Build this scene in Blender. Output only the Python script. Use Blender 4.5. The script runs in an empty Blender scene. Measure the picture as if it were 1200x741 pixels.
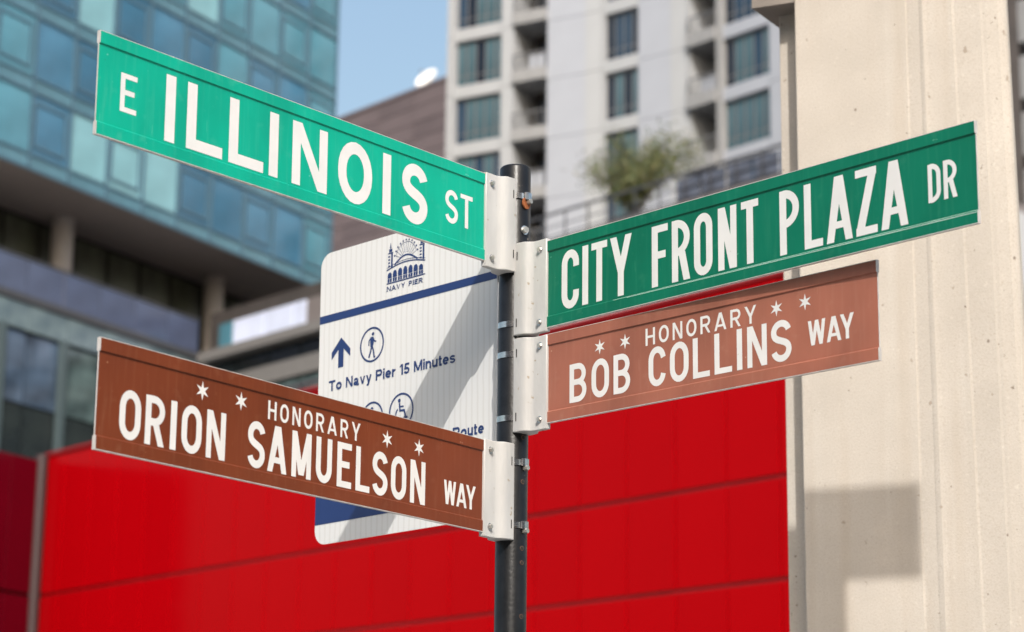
import bpy, bmesh, math, random
from mathutils import Vector, Matrix
random.seed(7)
R = math.radians
SC = bpy.context.scene
COL = SC.collection

# ------------------------------------------------------------------ camera
CAMP = Vector((0, 0, 1.6))
FPX, PITCH, ROLL = 2700.0, 0.241973, 0.0119625
FW = Vector((0, math.cos(PITCH), math.sin(PITCH)))
U0 = Vector((0, -math.sin(PITCH), math.cos(PITCH)))
R0 = Vector((1, 0, 0))
RT = R0 * math.cos(ROLL) + U0 * math.sin(ROLL)
UP = U0 * math.cos(ROLL) - R0 * math.sin(ROLL)
cam = bpy.data.objects.new('camera', bpy.data.cameras.new('camera'))
COL.objects.link(cam)
m = Matrix.Identity(4)
for i in range(3):
    m[i][0] = RT[i]; m[i][1] = UP[i]; m[i][2] = -FW[i]; m[i][3] = CAMP[i]
cam.matrix_world = m
cam.data.sensor_width = 36
cam.data.lens = FPX * 36 / 1200
cam.data.clip_start = 0.1
cam.data.clip_end = 6000
cam.data.dof.use_dof = True
cam.data.dof.focus_distance = 5.65
cam.data.dof.aperture_fstop = 3.7
cam.data.dof.aperture_blades = 8
SC.camera = cam

# ------------------------------------------------------------------ light
SUN_AZ, SUN_EL = -6.0, 40.0            # azimuth the light travels towards, elevation
w = bpy.data.worlds.new("World"); SC.world = w; w.use_nodes = True
nt = w.node_tree
sky = nt.nodes.new('ShaderNodeTexSky'); sky.sky_type = 'NISHITA'; sky.sun_disc = False
sky.sun_elevation = R(SUN_EL); sky.sun_rotation = R(180 + SUN_AZ)
sky.air_density = 1.6; sky.dust_density = 6.0; sky.ozone_density = 2.2
nt.links.new(sky.outputs[0], nt.nodes['Background'].inputs[0])
nt.nodes['Background'].inputs[1].default_value = 0.15
L = Vector((math.sin(R(SUN_AZ)) * math.cos(R(SUN_EL)), math.cos(R(SUN_AZ)) * math.cos(R(SUN_EL)), -math.sin(R(SUN_EL))))
sun = bpy.data.objects.new('sun', bpy.data.lights.new('sun', 'SUN'))
COL.objects.link(sun)
sun.data.energy = 2.65; sun.data.angle = R(0.5); sun.data.color = (1, .965, .915)
sun.rotation_euler = L.to_track_quat('-Z', 'Y').to_euler()
sun.location = (3, -6, 12)
SC.view_settings.view_transform = 'Standard'; SC.view_settings.look = 'None'
SC.view_settings.exposure = .5; SC.view_settings.gamma = 1

# ------------------------------------------------------------------ helpers
def ray(x, y):
    return FW + RT * ((x - 600) / FPX) - UP * ((y - 370.5) / FPX)

def at_depth(x, y, Y):
    q = ray(x, y); return CAMP + q * (Y / q.y)

def mat(name, col, rough=.6, metal=0., spec=.5, var=0., scale=8., bump=0., bscale=60., coat=0., col2=None, stretch=(1, 1, 1), dirt=None):
    M = bpy.data.materials.new(name); M.use_nodes = True
    N = M.node_tree.nodes; K = M.node_tree.links; b = N['Principled BSDF']
    b.inputs['Base Color'].default_value = (*col, 1); b.inputs['Roughness'].default_value = rough
    b.inputs['Metallic'].default_value = metal; b.inputs['Specular IOR Level'].default_value = spec
    b.inputs['Coat Weight'].default_value = coat; b.inputs['Coat Roughness'].default_value = .08
    tc = N.new('ShaderNodeTexCoord'); mp = N.new('ShaderNodeMapping')
    mp.inputs['Scale'].default_value = stretch; K.new(tc.outputs['Object'], mp.inputs[0])
    if var or col2:
        n = N.new('ShaderNodeTexNoise'); n.inputs['Scale'].default_value = scale; n.inputs['Detail'].default_value = 6
        K.new(mp.outputs[0], n.inputs[0])
        cr = N.new('ShaderNodeValToRGB'); K.new(n.outputs[0], cr.inputs[0])
        c2 = col2 if col2 else tuple(max(0, c * (1 - var)) for c in col)
        c1 = col if col2 else tuple(min(1, c * (1 + var)) for c in col)
        cr.color_ramp.elements[0].position = .32; cr.color_ramp.elements[1].position = .68
        cr.color_ramp.elements[0].color = (*c2, 1); cr.color_ramp.elements[1].color = (*c1, 1)
        out = cr.outputs[0]
        if dirt:                        # dirt: (scale, threshold, colour) speckles or chips
            n2 = N.new('ShaderNodeTexNoise'); n2.inputs['Scale'].default_value = dirt[0]; n2.inputs['Detail'].default_value = 4
            K.new(tc.outputs['Object'], n2.inputs[0])
            c3 = N.new('ShaderNodeValToRGB'); K.new(n2.outputs[0], c3.inputs[0])
            c3.color_ramp.elements[0].position = dirt[1]; c3.color_ramp.elements[1].position = dirt[1] + .04
            c3.color_ramp.elements[0].color = (0, 0, 0, 1); c3.color_ramp.elements[1].color = (1, 1, 1, 1)
            mx = N.new('ShaderNodeMix'); mx.data_type = 'RGBA'
            K.new(c3.outputs[0], mx.inputs[0]); K.new(out, mx.inputs[6]); mx.inputs[7].default_value = (*dirt[2], 1)
            out = mx.outputs[2]
        K.new(out, b.inputs['Base Color'])
    if bump:
        n = N.new('ShaderNodeTexNoise'); n.inputs['Scale'].default_value = bscale; n.inputs['Detail'].default_value = 5
        K.new(mp.outputs[0], n.inputs[0])
        bp = N.new('ShaderNodeBump'); bp.inputs['Strength'].default_value = bump; bp.inputs['Distance'].default_value = .01
        K.new(n.outputs[0], bp.inputs['Height']); K.new(bp.outputs[0], b.inputs['Normal'])
    return M

def tag(o, label=None, cat=None, group=None, kind=None):
    if label: o['label'] = label
    if cat: o['category'] = cat
    if group: o['group'] = group
    if kind: o['kind'] = kind
    return o

class MB:
    """collects geometry, builds ONE mesh object"""
    def __init__(s): s.v = []; s.f = []; s.smooth = []
    def poly(s, vs, fs, smooth=False):
        k = len(s.v); s.v += [tuple(p) for p in vs]
        for f in fs: s.f.append([k + i for i in f]); s.smooth.append(smooth)
        return s
    def box(s, x0, x1, y0, y1, z0, z1):
        v = [(x, y, z) for z in (z0, z1) for y in (y0, y1) for x in (x0, x1)]
        return s.poly(v, [(0, 2, 3, 1), (4, 5, 7, 6), (0, 1, 5, 4), (2, 6, 7, 3), (0, 4, 6, 2), (1, 3, 7, 5)])
    def prism(s, pts, z0, z1, smooth=False, top=None):
        """plan outline (counter-clockwise) extruded in z; top = optional other outline"""
        n = len(pts); top = top or pts
        v = [(p[0], p[1], z0) for p in pts] + [(p[0], p[1], z1) for p in top]
        s.poly(v, [(i, (i + 1) % n, n + (i + 1) % n, n + i) for i in range(n)], smooth)
        s.poly(v, [tuple(range(n - 1, -1, -1)), tuple(range(n, 2 * n))])
        return s
    def sweep_x(s, pts, x0, x1, smooth=False):
        """outline in (y,z) swept along x"""
        n = len(pts)
        v = [(x0, p[0], p[1]) for p in pts] + [(x1, p[0], p[1]) for p in pts]
        s.poly(v, [(i, (i + 1) % n, n + (i + 1) % n, n + i) for i in range(n)], smooth)
        s.poly(v, [tuple(range(n - 1, -1, -1)), tuple(range(n, 2 * n))])
        return s
    def cyl(s, a, b, r0, r1=None, n=16, caps=True, smooth=True):
        a = Vector(a); b = Vector(b); r1 = r0 if r1 is None else r1
        d = (b - a).normalized(); e = d.orthogonal().normalized(); g = d.cross(e)
        v = []
        for c, r in ((a, r0), (b, r1)):
            for i in range(n):
                t = 2 * math.pi * i / n; v.append(c + (e * math.cos(t) + g * math.sin(t)) * r)
        s.poly(v, [(i, (i + 1) % n, n + (i + 1) % n, n + i) for i in range(n)], smooth)
        if caps: s.poly(v, [tuple(range(n - 1, -1, -1)), tuple(range(n, 2 * n))])
        return s
    def tube(s, a, b, ro, ri, n=32):
        """vertical hollow ring from z=a to z=b round the z axis"""
        v = []
        for z, r in ((a, ro), (b, ro), (b, ri), (a, ri)):
            v += [(r * math.cos(2 * math.pi * i / n), r * math.sin(2 * math.pi * i / n), z) for i in range(n)]
        for k in range(4):
            s.poly(v, [(k * n + i, k * n + (i + 1) % n, ((k + 1) % 4) * n + (i + 1) % n, ((k + 1) % 4) * n + i) for i in range(n)], k in (0, 2))
        return s
    def build(s, name, m, parent=None, loc=None):
        me = bpy.data.meshes.new(name); me.from_pydata(s.v, [], s.f)
        me.polygons.foreach_set('use_smooth', s.smooth); me.materials.append(m)
        bm = bmesh.new(); bm.from_mesh(me); bmesh.ops.remove_doubles(bm, verts=bm.verts, dist=1e-6)
        bmesh.ops.recalc_face_normals(bm, faces=bm.faces)
        for e in bm.edges:
            if len(e.link_faces) == 2 and e.calc_face_angle(0) > R(40): e.smooth = False
        bm.to_mesh(me); bm.free()
        return link(name, me, parent, loc)

def link(name, me, parent=None, loc=None):
    o = bpy.data.objects.new(name, me); COL.objects.link(o); o.parent = parent
    if loc is not None: o.location = loc
    return o

def empty(name, loc=(0, 0, 0), yaw=0):
    o = bpy.data.objects.new(name, None); COL.objects.link(o); o.empty_display_size = .2
    o.location = loc; o.rotation_euler = (0, 0, yaw); return o

class Frame:
    """a vertical facade plane: X runs left to right along it, Y goes into the building"""
    def __init__(s, ox, oy, dx, dy):
        n = math.hypot(dx, dy); s.o = Vector((ox, oy, 0)); s.X = Vector((dx / n, dy / n, 0)); s.Y = Vector((-dy / n, dx / n, 0))
        s.yaw = math.atan2(dy, dx)
    def hit(s, px, py, d=0.):
        """photo point -> (x, z) on the plane pushed d into the building"""
        P0 = s.o + s.Y * d; q = ray(px, py); P = CAMP + q * ((P0 - CAMP).dot(s.Y) / q.dot(s.Y))
        return (P - s.o).dot(s.X), P.z
    def world(s, x, y, z): return s.o + s.X * x + s.Y * y + Vector((0, 0, z))
    def empty(s, name): return empty(name, s.o, s.yaw)

AZ1, AZ2 = R(28.7), R(41.4)
D1 = (math.sin(AZ1), math.cos(AZ1))            # street direction going away to the right
D2 = (math.sin(AZ2), -math.cos(AZ2))           # the other one, coming nearer to the right

# ------------------------------------------------------------------ materials
def srgb(r, g, b):
    return tuple((c / 255 / 12.92) if c / 255 <= .04045 else ((c / 255 + .055) / 1.055) ** 2.4 for c in (r, g, b))
M = {}
M['asphalt'] = mat('asphalt', (.05, .05, .052), .9, var=.3, scale=30, bump=.3)
M['pavement'] = mat('pavement', (.30, .29, .27), .85, var=.12, scale=6, bump=.2)
M['kerb'] = mat('kerb', (.36, .35, .33), .8, var=.12, scale=9)
def film(name, col, pale, rough=.36, spec=.22, fade=.07):
    """sign sheeting: blotchy fading, fine upright scuffs, specks of dirt and bare spots"""
    Mt = mat(name, col, rough, spec=spec)
    N = Mt.node_tree.nodes; K = Mt.node_tree.links; b = N['Principled BSDF']; tc = N.new('ShaderNodeTexCoord')
    def noise(stretch, scale, detail=4):
        mp = N.new('ShaderNodeMapping'); mp.inputs['Scale'].default_value = stretch; K.new(tc.outputs['Object'], mp.inputs[0])
        n = N.new('ShaderNodeTexNoise'); n.inputs['Scale'].default_value = scale; n.inputs['Detail'].default_value = detail; K.new(mp.outputs[0], n.inputs[0]); return n.outputs[0]
    def ramp(o, lo, hi, v):
        r = N.new('ShaderNodeMapRange'); r.inputs['From Min'].default_value = lo; r.inputs['From Max'].default_value = hi
        r.inputs['To Min'].default_value = 0; r.inputs['To Max'].default_value = v; K.new(o, r.inputs['Value']); return r.outputs[0]
    def mix(f, a, c):
        mx = N.new('ShaderNodeMix'); mx.data_type = 'RGBA'; K.new(f, mx.inputs[0])
        if isinstance(a, tuple): mx.inputs[6].default_value = (*a, 1)
        else: K.new(a, mx.inputs[6])
        mx.inputs[7].default_value = (*c, 1); return mx.outputs[2]
    dark = tuple(c * (1 - 2.2 * fade) for c in col)
    o = mix(ramp(noise((1, 1, .5), 6, 5), .35, .65, 1.), tuple(c * (1 + fade) for c in col), dark)
    o = mix(ramp(noise((9, 1, .6), 9, 3), .52, .75, .10), o, pale)
    o = mix(ramp(noise((1, 1, 1), 24, 8), .60, .78, .16), o, pale)
    o = mix(ramp(noise((40, 1, 2.2), 3.5, 3), .70, .74, .35), o, pale)
    o = mix(ramp(noise((1, 1, 1), 75, 3), .745, .76, .75), o, tuple(c * .4 + .02 for c in col))
    o = mix(ramp(noise((1, 1, 1.2), 58, 2), .755, .77, .7), o, pale)
    K.new(o, b.inputs['Base Color'])
    rr = ramp(noise((3, 1, 1), 14, 5), .3, .7, .16); ad = N.new('ShaderNodeMath'); ad.operation = 'ADD'; K.new(rr, ad.inputs[0]); ad.inputs[1].default_value = rough - .06; K.new(ad.outputs[0], b.inputs['Roughness'])
    bp = N.new('ShaderNodeBump'); bp.inputs['Strength'].default_value = .08; bp.inputs['Distance'].default_value = .004
    K.new(noise((1, 1, 1), 3.5, 2), bp.inputs['Height']); K.new(bp.outputs[0], b.inputs['Normal'])
    return Mt
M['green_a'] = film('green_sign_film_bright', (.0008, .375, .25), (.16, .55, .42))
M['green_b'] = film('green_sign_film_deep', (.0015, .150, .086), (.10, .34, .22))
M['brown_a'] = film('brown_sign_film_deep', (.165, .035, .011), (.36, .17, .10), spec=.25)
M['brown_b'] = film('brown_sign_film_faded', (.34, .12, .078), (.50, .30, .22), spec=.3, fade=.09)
M['letter'] = mat('white_sign_lettering', (.715, .705, .69), .45, var=.04, scale=14, dirt=(60, .74, (.55, .52, .48)))
M['alu_edge'] = mat('bare_metal_edge', (.62, .58, .55), .5, metal=.3, var=.15, scale=40)
M['bracket'] = mat('white_painted_cast_bracket', (.475, .47, .46), .36, var=.12, scale=11, stretch=(1, 1, .3), dirt=(46, .68, (.33, .28, .22)), bump=.12, bscale=120)
M['steel'] = mat('stainless_strap', (.62, .63, .65), .22, metal=1., var=.2, scale=60, dirt=(60, .68, (.42, .26, .12)))
M['bolt'] = mat('galvanised_bolt', (.50, .48, .44), .4, metal=.7, var=.2, scale=90)
M['rust'] = mat('rusty_washer', (.28, .085, .025), .8, var=.35, scale=150)
M['pole'] = mat('black_painted_pole', (.008, .0085, .010), .33, spec=.3, var=.3, scale=30, dirt=(24, .68, (.13, .11, .09)), bump=.06, bscale=120)
M['rim'] = mat('rusty_hole_rim', (.11, .06, .04), .8, var=.3, scale=150)
M['hole'] = mat('dark_pole_inside', (.02, .017, .015), .9)
M['navy_blue'] = mat('navy_blue_print', (.013, .037, .145), .4, var=.05)
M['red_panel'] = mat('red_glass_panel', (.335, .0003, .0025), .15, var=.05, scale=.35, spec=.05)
M['red_panel_b'] = mat('red_glass_panel_deeper', (.325, .0003, .0025), .15, var=.05, scale=.35, spec=.05)
M['red_back'] = mat('dark_red_joint', (.27, .0006, .003), .6)
M['shaded_red_panel'] = mat('shade_painted_red_glass', (.085, .001, .006), .2, var=.12, scale=.4, spec=.15)  # red glass darkened: shade on the left face put into the colour
M['grey_post'] = mat('grey_metal_post', (.17, .15, .15), .5, var=.1)
M['concrete_hi'] = mat('white_precast_concrete', (.355, .368, .390), .8, var=.03, scale=.6)
M['concrete_blue'] = mat('pale_blue_grey_cladding', (.335, .355, .405), .7, var=.03, scale=.6)
M['concrete_mid'] = mat('grey_concrete_slab', (.26, .262, .27), .8, var=.07, scale=2)
M['joint'] = mat('cladding_joint', (.30, .30, .31), .8)
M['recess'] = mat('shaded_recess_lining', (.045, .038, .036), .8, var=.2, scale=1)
M['glass_dark'] = mat('dark_blue_glass', (.012, .02, .034), .12, spec=.5, var=.3, scale=.5)
M['glass_teal'] = mat('teal_grey_glass', (.066, .122, .150), .15, spec=.5, var=.3, scale=.5, stretch=(2, 1, .6))
M['glass_navy'] = mat('navy_glass', (.022, .048, .085), .12, spec=.5, var=.3, scale=.5)
M['rail'] = mat('grey_railing', (.16, .16, .17), .5, metal=.3)
M['brown_block'] = mat('purple_brown_cladding', (.125, .098, .105), .85, var=.12, scale=.3, stretch=(1, 1, 6))
M['brown_block_b'] = mat('darker_purple_brown_cladding', (.105, .082, .089), .85, var=.12, scale=.3)
M['dish'] = mat('white_dish_paint', (.85, .85, .84), .4)
M['foliage'] = mat('olive_foliage', (.055, .078, .022), .7, var=.35, scale=3)
M['foliage_b'] = mat('yellow_olive_foliage', (.12, .115, .04), .7, var=.35, scale=3)
M['bark'] = mat('bark', (.13, .10, .07), .9, var=.3, scale=20)
M['soffit'] = mat('brown_grey_soffit_panel', (.30, .255, .24), .85, var=.08, scale=.3)
M['tg'] = [mat('tower_glass_blue', (.055, .165, .27), .12, var=.35, scale=.3, spec=.6),
           mat('tower_glass_teal', (.085, .24, .32), .12, var=.35, scale=.25, spec=.6),
           mat('tower_glass_pale', (.19, .38, .44), .15, var=.16, scale=.4, spec=.6),
           mat('tower_glass_deep', (.045, .14, .235), .12, var=.35, scale=.25, spec=.6)]
M['tower_frame'] = mat('teal_grey_mullion', (.06, .12, .17), .4, var=.1)
M['spandrel'] = mat('teal_spandrel_glass', (.085, .19, .25), .15, var=.2, scale=.5)
M['podium_col'] = mat('grey_round_column', (.34, .31, .30), .7, var=.08)
M['podium_glass'] = [mat('lobby_glass_grey_blue', (.10, .15, .23), .08, col2=(.010, .017, .03), scale=.38, spec=.7, stretch=(1, 1, 1.3)),  # pale and dark noise puts broken reflections into the glass colours
                     mat('lobby_glass_green_grey', (.12, .175, .18), .08, col2=(.009, .016, .02), scale=.4, spec=.5, stretch=(1, 1, 1.6)),
                     mat('lobby_glass_dark', (.028, .036, .036), .12, col2=(.006, .009, .014), scale=.3, spec=.5)]
M['pale_band'] = mat('pale_green_glass_band', (.26, .34, .35), .2, col2=(.03, .055, .085), scale=.3)  # streaks of sky reflection put into the colour by noise
M['lavender'] = mat('balustrade_glass_lavender', (.10, .13, .225), .15, col2=(.05, .06, .10), scale=.3, spec=.5)  # light and dark patches put reflections into the balustrade colour
M['sky_pane'] = mat('sky_reflection_pane', (.60, .66, .85), .3, var=.12, scale=.5)  # sky reflection put into a pale lavender base colour
M['screen_dark'] = mat('smoked_screen_glass', (.09, .10, .135), .2, var=.5, scale=1.2)
M['dark_metal'] = mat('dark_slab_edge', (.05, .052, .06), .5, var=.2)
M['window_olive'] = mat('dark_olive_glass', (.07, .075, .055), .2, var=.5, scale=.4)
M['grey_fascia'] = mat('grey_fascia', (.17, .165, .165), .6, var=.1)

# pillar concrete: cast, faint vertical board streaks, pin holes
def concrete_pillar():
    Mt = mat('cast_concrete', (.515, .468, .410), .85, var=.07, scale=2.2, bump=.16, bscale=230)
    N = Mt.node_tree.nodes; K = Mt.node_tree.links; b = N['Principled BSDF']
    src = b.inputs['Base Color'].links[0].from_socket
    tc = N.new('ShaderNodeTexCoord')
    def layer(src, stretch, scale, lo, hi, colr, fac, kind='noise'):
        mp = N.new('ShaderNodeMapping'); mp.inputs['Scale'].default_value = stretch; K.new(tc.outputs['Object'], mp.inputs[0])
        if kind == 'noise':
            n = N.new('ShaderNodeTexNoise'); n.inputs['Detail'].default_value = 5; o = n.outputs[0]
        else:
            n = N.new('ShaderNodeTexVoronoi'); o = n.outputs['Distance']
        n.inputs['Scale'].default_value = scale; K.new(mp.outputs[0], n.inputs[0])
        r = N.new('ShaderNodeMapRange'); r.inputs['From Min'].default_value = lo; r.inputs['From Max'].default_value = hi
        r.inputs['To Min'].default_value = 0; r.inputs['To Max'].default_value = fac; K.new(o, r.inputs['Value'])
        mx = N.new('ShaderNodeMix'); mx.data_type = 'RGBA'; K.new(r.outputs[0], mx.inputs[0]); K.new(src, mx.inputs[6])
        mx.inputs[7].default_value = (*colr, 1); return mx.outputs[2]
    s = layer(src, (1, 1, .05), 9, .5, .75, (.40, .31, .22), .50)      # brown water streaks
    s = layer(s, (1, 1, .06), 7, .55, .8, (.68, .66, .61), .5)       # pale streaks
    s = layer(s, (1, 1, 1), 210, .50, .72, (.34, .27, .20), .55)
    s = layer(s, (1, 1, 1), 5, .4, .7, (.43, .385, .33), .5)        # fine sand grain
    s = layer(s, (1, 1, 1), 60, .62, .75, (.68, .64, .56), .35)
    s = layer(s, (1, 1, .9), 60, .70, .73, (.15, .11, .08), .8)      # pits
    s = layer(s, (1, 1, .9), 24, .69, .715, (.24, .18, .13), .6)
    s = layer(s, (1, 1, .8), 9, .05, .03, (.16, .12, .09), .8, 'vor')  # pin holes
    K.new(s, b.inputs['Base Color'])
    return Mt
M['pillar'] = concrete_pillar()

# white corrugated retro-reflective panel face (fine vertical seams)
def panel_white():
    Mt = mat('white_reflective_sheeting', (.80, .795, .78), .4)
    N = Mt.node_tree.nodes; K = Mt.node_tree.links; b = N['Principled BSDF']
    tc = N.new('ShaderNodeTexCoord'); wv = N.new('ShaderNodeTexWave'); wv.bands_direction = 'X'; wv.inputs['Scale'].default_value = 14.5
    wv.inputs['Distortion'].default_value = 1.1; wv.inputs['Detail'].default_value = 2
    K.new(tc.outputs['Object'], wv.inputs[0])
    cr = N.new('ShaderNodeValToRGB'); K.new(wv.outputs[0], cr.inputs[0])
    cr.color_ramp.elements[0].color = (.655, .65, .63, 1); cr.color_ramp.elements[1].color = (.715, .715, .705, 1)
    cr.color_ramp.elements[1].position = .35
    K.new(cr.outputs[0], b.inputs['Base Color'])
    return Mt
M['panel_white'] = panel_white()

# ------------------------------------------------------------------ setting: ground
g = MB(); g.poly([(-900, -300, 0), (900, -300, 0), (900, 1500, 0), (-900, 1500, 0)], [(0, 1, 2, 3)])
tag(g.build('ground', M['pavement']), kind='structure')
rd = MB(); rd.poly([(-60, 9.3, .004), (60, 9.3, .004), (60, 19, .004), (-60, 19, .004)], [(0, 1, 2, 3)])
rd.poly([(-60, -15, .004), (60, -15, .004), (60, -4, .004), (-60, -4, .004)], [(0, 1, 2, 3)])
tag(rd.build('road', M['asphalt']), kind='structure')
pv = MB(); pv.box(-60, 60, -3.8, 9.1, .002, .13)
tag(pv.build('pavement', M['pavement']), kind='structure')
kb = MB(); kb.box(-60, 60, 9.102, 9.25, .002, .14)
tag(kb.build('kerb', M['kerb']), kind='structure')

# ------------------------------------------------------------------ buildings across the street, behind the camera
def back_building(x0, x1, yy, hgt, wallcol, label, step=3.4):
    root = empty('street_building', ((x0 + x1) / 2, yy, 0)); tag(root, label, 'building'); hw = (x1 - x0) / 2
    MB().box(-hw, hw, -12, -.35, 0, hgt).build('wall', wallcol, root)
    wme = None; z = 4.2
    MB().box(-hw - .2, hw + .2, -12.1, .25, hgt, hgt + .7).build('cornice', M['concrete_mid'], root)
    while z < hgt - 1:
        MB().box(-hw, hw, -.349, .0, z - 1.25, z - .45).build('spandrel', wallcol, root)
        x = -hw + .6
        while x < hw - 2.4:
            if wme is None: o = MB().box(0, 2.3, -.3, -.22, 0, 2.1).build('window', M['glass_dark'], root); wme = o.data
            else: o = link('window', wme, root)
            o.location = (x, 0, z - .3); x += 3.2
        z += step
brick = mat('weathered_brick', (.20, .12, .09), .9, var=.25, scale=3)
stone = mat('grey_stone_facing', (.24, .225, .21), .9, var=.12, scale=2)
back_building(-38, 4, -20, 17.5, brick, 'brown brick street building across the road behind the photographer')
back_building(7, 40, -22, 18.5, stone, 'grey stone street building across the road behind the photographer')

# ------------------------------------------------------------------ letters (drawn stroke by stroke)
class Glyphs(MB):
    """flat letters in the sign's (x,z) plane, all strokes a hair apart in depth"""
    def __init__(s, y): super().__init__(); s.y = y; s.k = 0
    def P(s, pts):
        s.k = (s.k + 1) % 4; y = s.y - s.k * .00006
        s.poly([(p[0], y, p[1]) for p in pts], [tuple(range(len(pts)))])
    def rib(s, pts, t, closed=False):
        s.k = (s.k + 1) % 4; y = s.y - s.k * .00006; n = len(pts); A = []; B = []
        for i, p in enumerate(pts):
            a = pts[(i - 1) % n] if (closed or i) else p
            c = pts[(i + 1) % n] if (closed or i < n - 1) else p
            d1 = Vector((p[0] - a[0], p[1] - a[1])); d2 = Vector((c[0] - p[0], c[1] - p[1]))
            d = (d1.normalized() if d1.length else Vector((0, 0))) + (d2.normalized() if d2.length else Vector((0, 0)))
            d.normalize(); nn = Vector((-d.y, d.x)); dd = d1 if d1.length else d2
            cs = max(.5, abs(d.dot(dd.normalized())))
            A.append((p[0] + nn.x * t / 2 / cs, y, p[1] + nn.y * t / 2 / cs)); B.append((p[0] - nn.x * t / 2 / cs, y, p[1] - nn.y * t / 2 / cs))
        m_ = n if closed else n - 1
        s.poly(A + B, [(i, (i + 1) % n, n + (i + 1) % n, n + i) for i in range(m_)])
    def arc(s, cx, cz, rx, rz, a0, a1, n=12):
        return [(cx + rx * math.cos(R(a0 + (a1 - a0) * i / n)), cz + rz * math.sin(R(a0 + (a1 - a0) * i / n))) for i in range(n + 1)]
    def disc(s, cx, cz, r, n=20): s.P([(cx + r * math.cos(2 * math.pi * i / n), cz + r * math.sin(2 * math.pi * i / n)) for i in range(n)])
    def char(s, c, x0, x1, z0, h, t):
        W = x1 - x0; q = t / 2; X = lambda a: x0 + a; Z = lambda b: z0 + b
        rect = lambda a, b, c_, d: s.P([(X(a), Z(b)), (X(c_), Z(b)), (X(c_), Z(d)), (X(a), Z(d))])
        pg = lambda pts: s.P([(X(a), Z(b)) for a, b in pts])
        th = t * .88
        rx = W / 2 - q; rr = min(rx * 1.25, h / 2 - q)
        if c == 'I': rect(0, 0, W, h)
        elif c == 'L': rect(0, 0, t, h); rect(t, 0, W, th)
        elif c in 'EF':
            rect(0, 0, t, h); rect(t, h - th, W, h); rect(t, h / 2 - th * .4, W * .86, h / 2 + th * .6)
            if c == 'E': rect(t, 0, W, th)
        elif c == 'T': rect(0, h - th, W, h); rect(W / 2 - q, 0, W / 2 + q, h - th)
        elif c == 'H': rect(0, 0, t, h); rect(W - t, 0, W, h); rect(t, h / 2 - th / 2, W - t, h / 2 + th / 2)
        elif c == 'N':
            rect(0, 0, t * .95, h); rect(W - t * .95, 0, W, h); pg([(0, h), (t * 1.08, h), (W, 0), (W - t * 1.08, 0)])
        elif c == 'M':
            rect(0, 0, t * .95, h); rect(W - t * .95, 0, W, h); k = t * .55
            pg([(0, h), (t * 1.0, h), (W / 2 + k, h * .06), (W / 2 - k, h * .06)]); pg([(W - t, h), (W, h), (W / 2 + k, h * .06), (W / 2 - k, h * .06)])
        elif c == 'W':
            k = t * .52; a = W * .27; b = W * .73
            pg([(0, h), (t, h), (a + k, 0), (a - k, 0)]); pg([(W / 2 - k, h), (W / 2 + k, h), (a + k, 0), (a - k, 0)])
            pg([(W / 2 - k, h), (W / 2 + k, h), (b + k, 0), (b - k, 0)]); pg([(W - t, h), (W, h), (b + k, 0), (b - k, 0)])
        elif c == 'A':
            k = t * .62
            pg([(0, 0), (t, 0), (W / 2 + k, h), (W / 2 - k, h)]); pg([(W - t, 0), (W, 0), (W / 2 + k, h), (W / 2 - k, h)])
            e = W * .2; rect(e, h * .2, W - e, h * .2 + th * .9)
        elif c == 'Y':
            j = h * .42
            pg([(0, h), (t * 1.08, h), (W / 2 + q, j), (W / 2 - q, j - t * .25)]); pg([(W - t * 1.08, h), (W, h), (W / 2 + q, j - t * .25), (W / 2 - q, j)])
            rect(W / 2 - q, 0, W / 2 + q, j)
        elif c == 'Z':
            rect(0, h - th, W, h); rect(0, 0, W, th); pg([(0, th * .6), (t * 1.12, th * .6), (W, h - th * .6), (W - t * 1.12, h - th * .6)])
        elif c == 'O':
            p = s.arc(X(W / 2), Z(h - q - rr), rx, rr, 0, 180) + s.arc(X(W / 2), Z(q + rr), rx, rr, 180, 360)
            s.rib(p, t, True)
        elif c == 'U':
            s.rib([(X(q), Z(h))] + s.arc(X(W / 2), Z(q + rr), rx, rr, 180, 360) + [(X(W - q), Z(h))], t)
        elif c == 'C':
            p = s.arc(X(W / 2), Z(h - q - rr), rx, rr, 12, 180) + s.arc(X(W / 2), Z(q + rr), rx, rr, 180, 348)
            s.rib([(X(W - q), Z(h * .70))] + p + [(X(W - q), Z(h * .30))], t)
        elif c == 'S':
            rz = (h - t) * .255; zt = h - q - rz; zb = q + rz; p = s.arc(X(W / 2), Z(zt), rx, rz, 14, 180, 14)
            for i in range(1, 16):
                f = i / 16; k0, k1 = X(q), X(W - q); c1, c2 = zt - (zt - zb) * .62, zb + (zt - zb) * .62
                b0, b1_, b2, b3 = (1 - f) ** 3, 3 * f * (1 - f) ** 2, 3 * f * f * (1 - f), f ** 3
                p.append((k0 * (b0 + b1_) + k1 * (b2 + b3), Z(b0 * zt + b1_ * c1 + b2 * c2 + b3 * zb)))
            p += s.arc(X(W / 2), Z(zb), rx, rz, 0, -166, 14)
            s.rib(p, t)
        elif c in 'PRB':
            rect(0, 0, t, h); m_ = h * (.47 if c != 'B' else .52)
            def bowl(a, b, wd):
                r = (b - a) / 2 - th / 2; r1 = min(r, wd - t)
                s.rib([(X(t * .6), Z(b - th / 2)), (X(wd - q - r1), Z(b - th / 2))] + s.arc(X(wd - q - r1), Z((a + b) / 2), r1, r, 90, -90, 14)[1:] + [(X(t * .6), Z(a + th / 2))], t * .93)
            bowl(m_ - th / 2, h, W * (.96 if c == 'B' else 1))
            if c == 'B': bowl(0, m_ + th / 2, W)
            if c == 'R': pg([(W * .42 - q * .4, m_), (W * .42 + t * .9, m_), (W, 0), (W - t * 1.05, 0)])
        elif c == 'D':
            rect(0, 0, t, h); r1 = min(h / 2 - q, W - t - q * .5)
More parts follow.
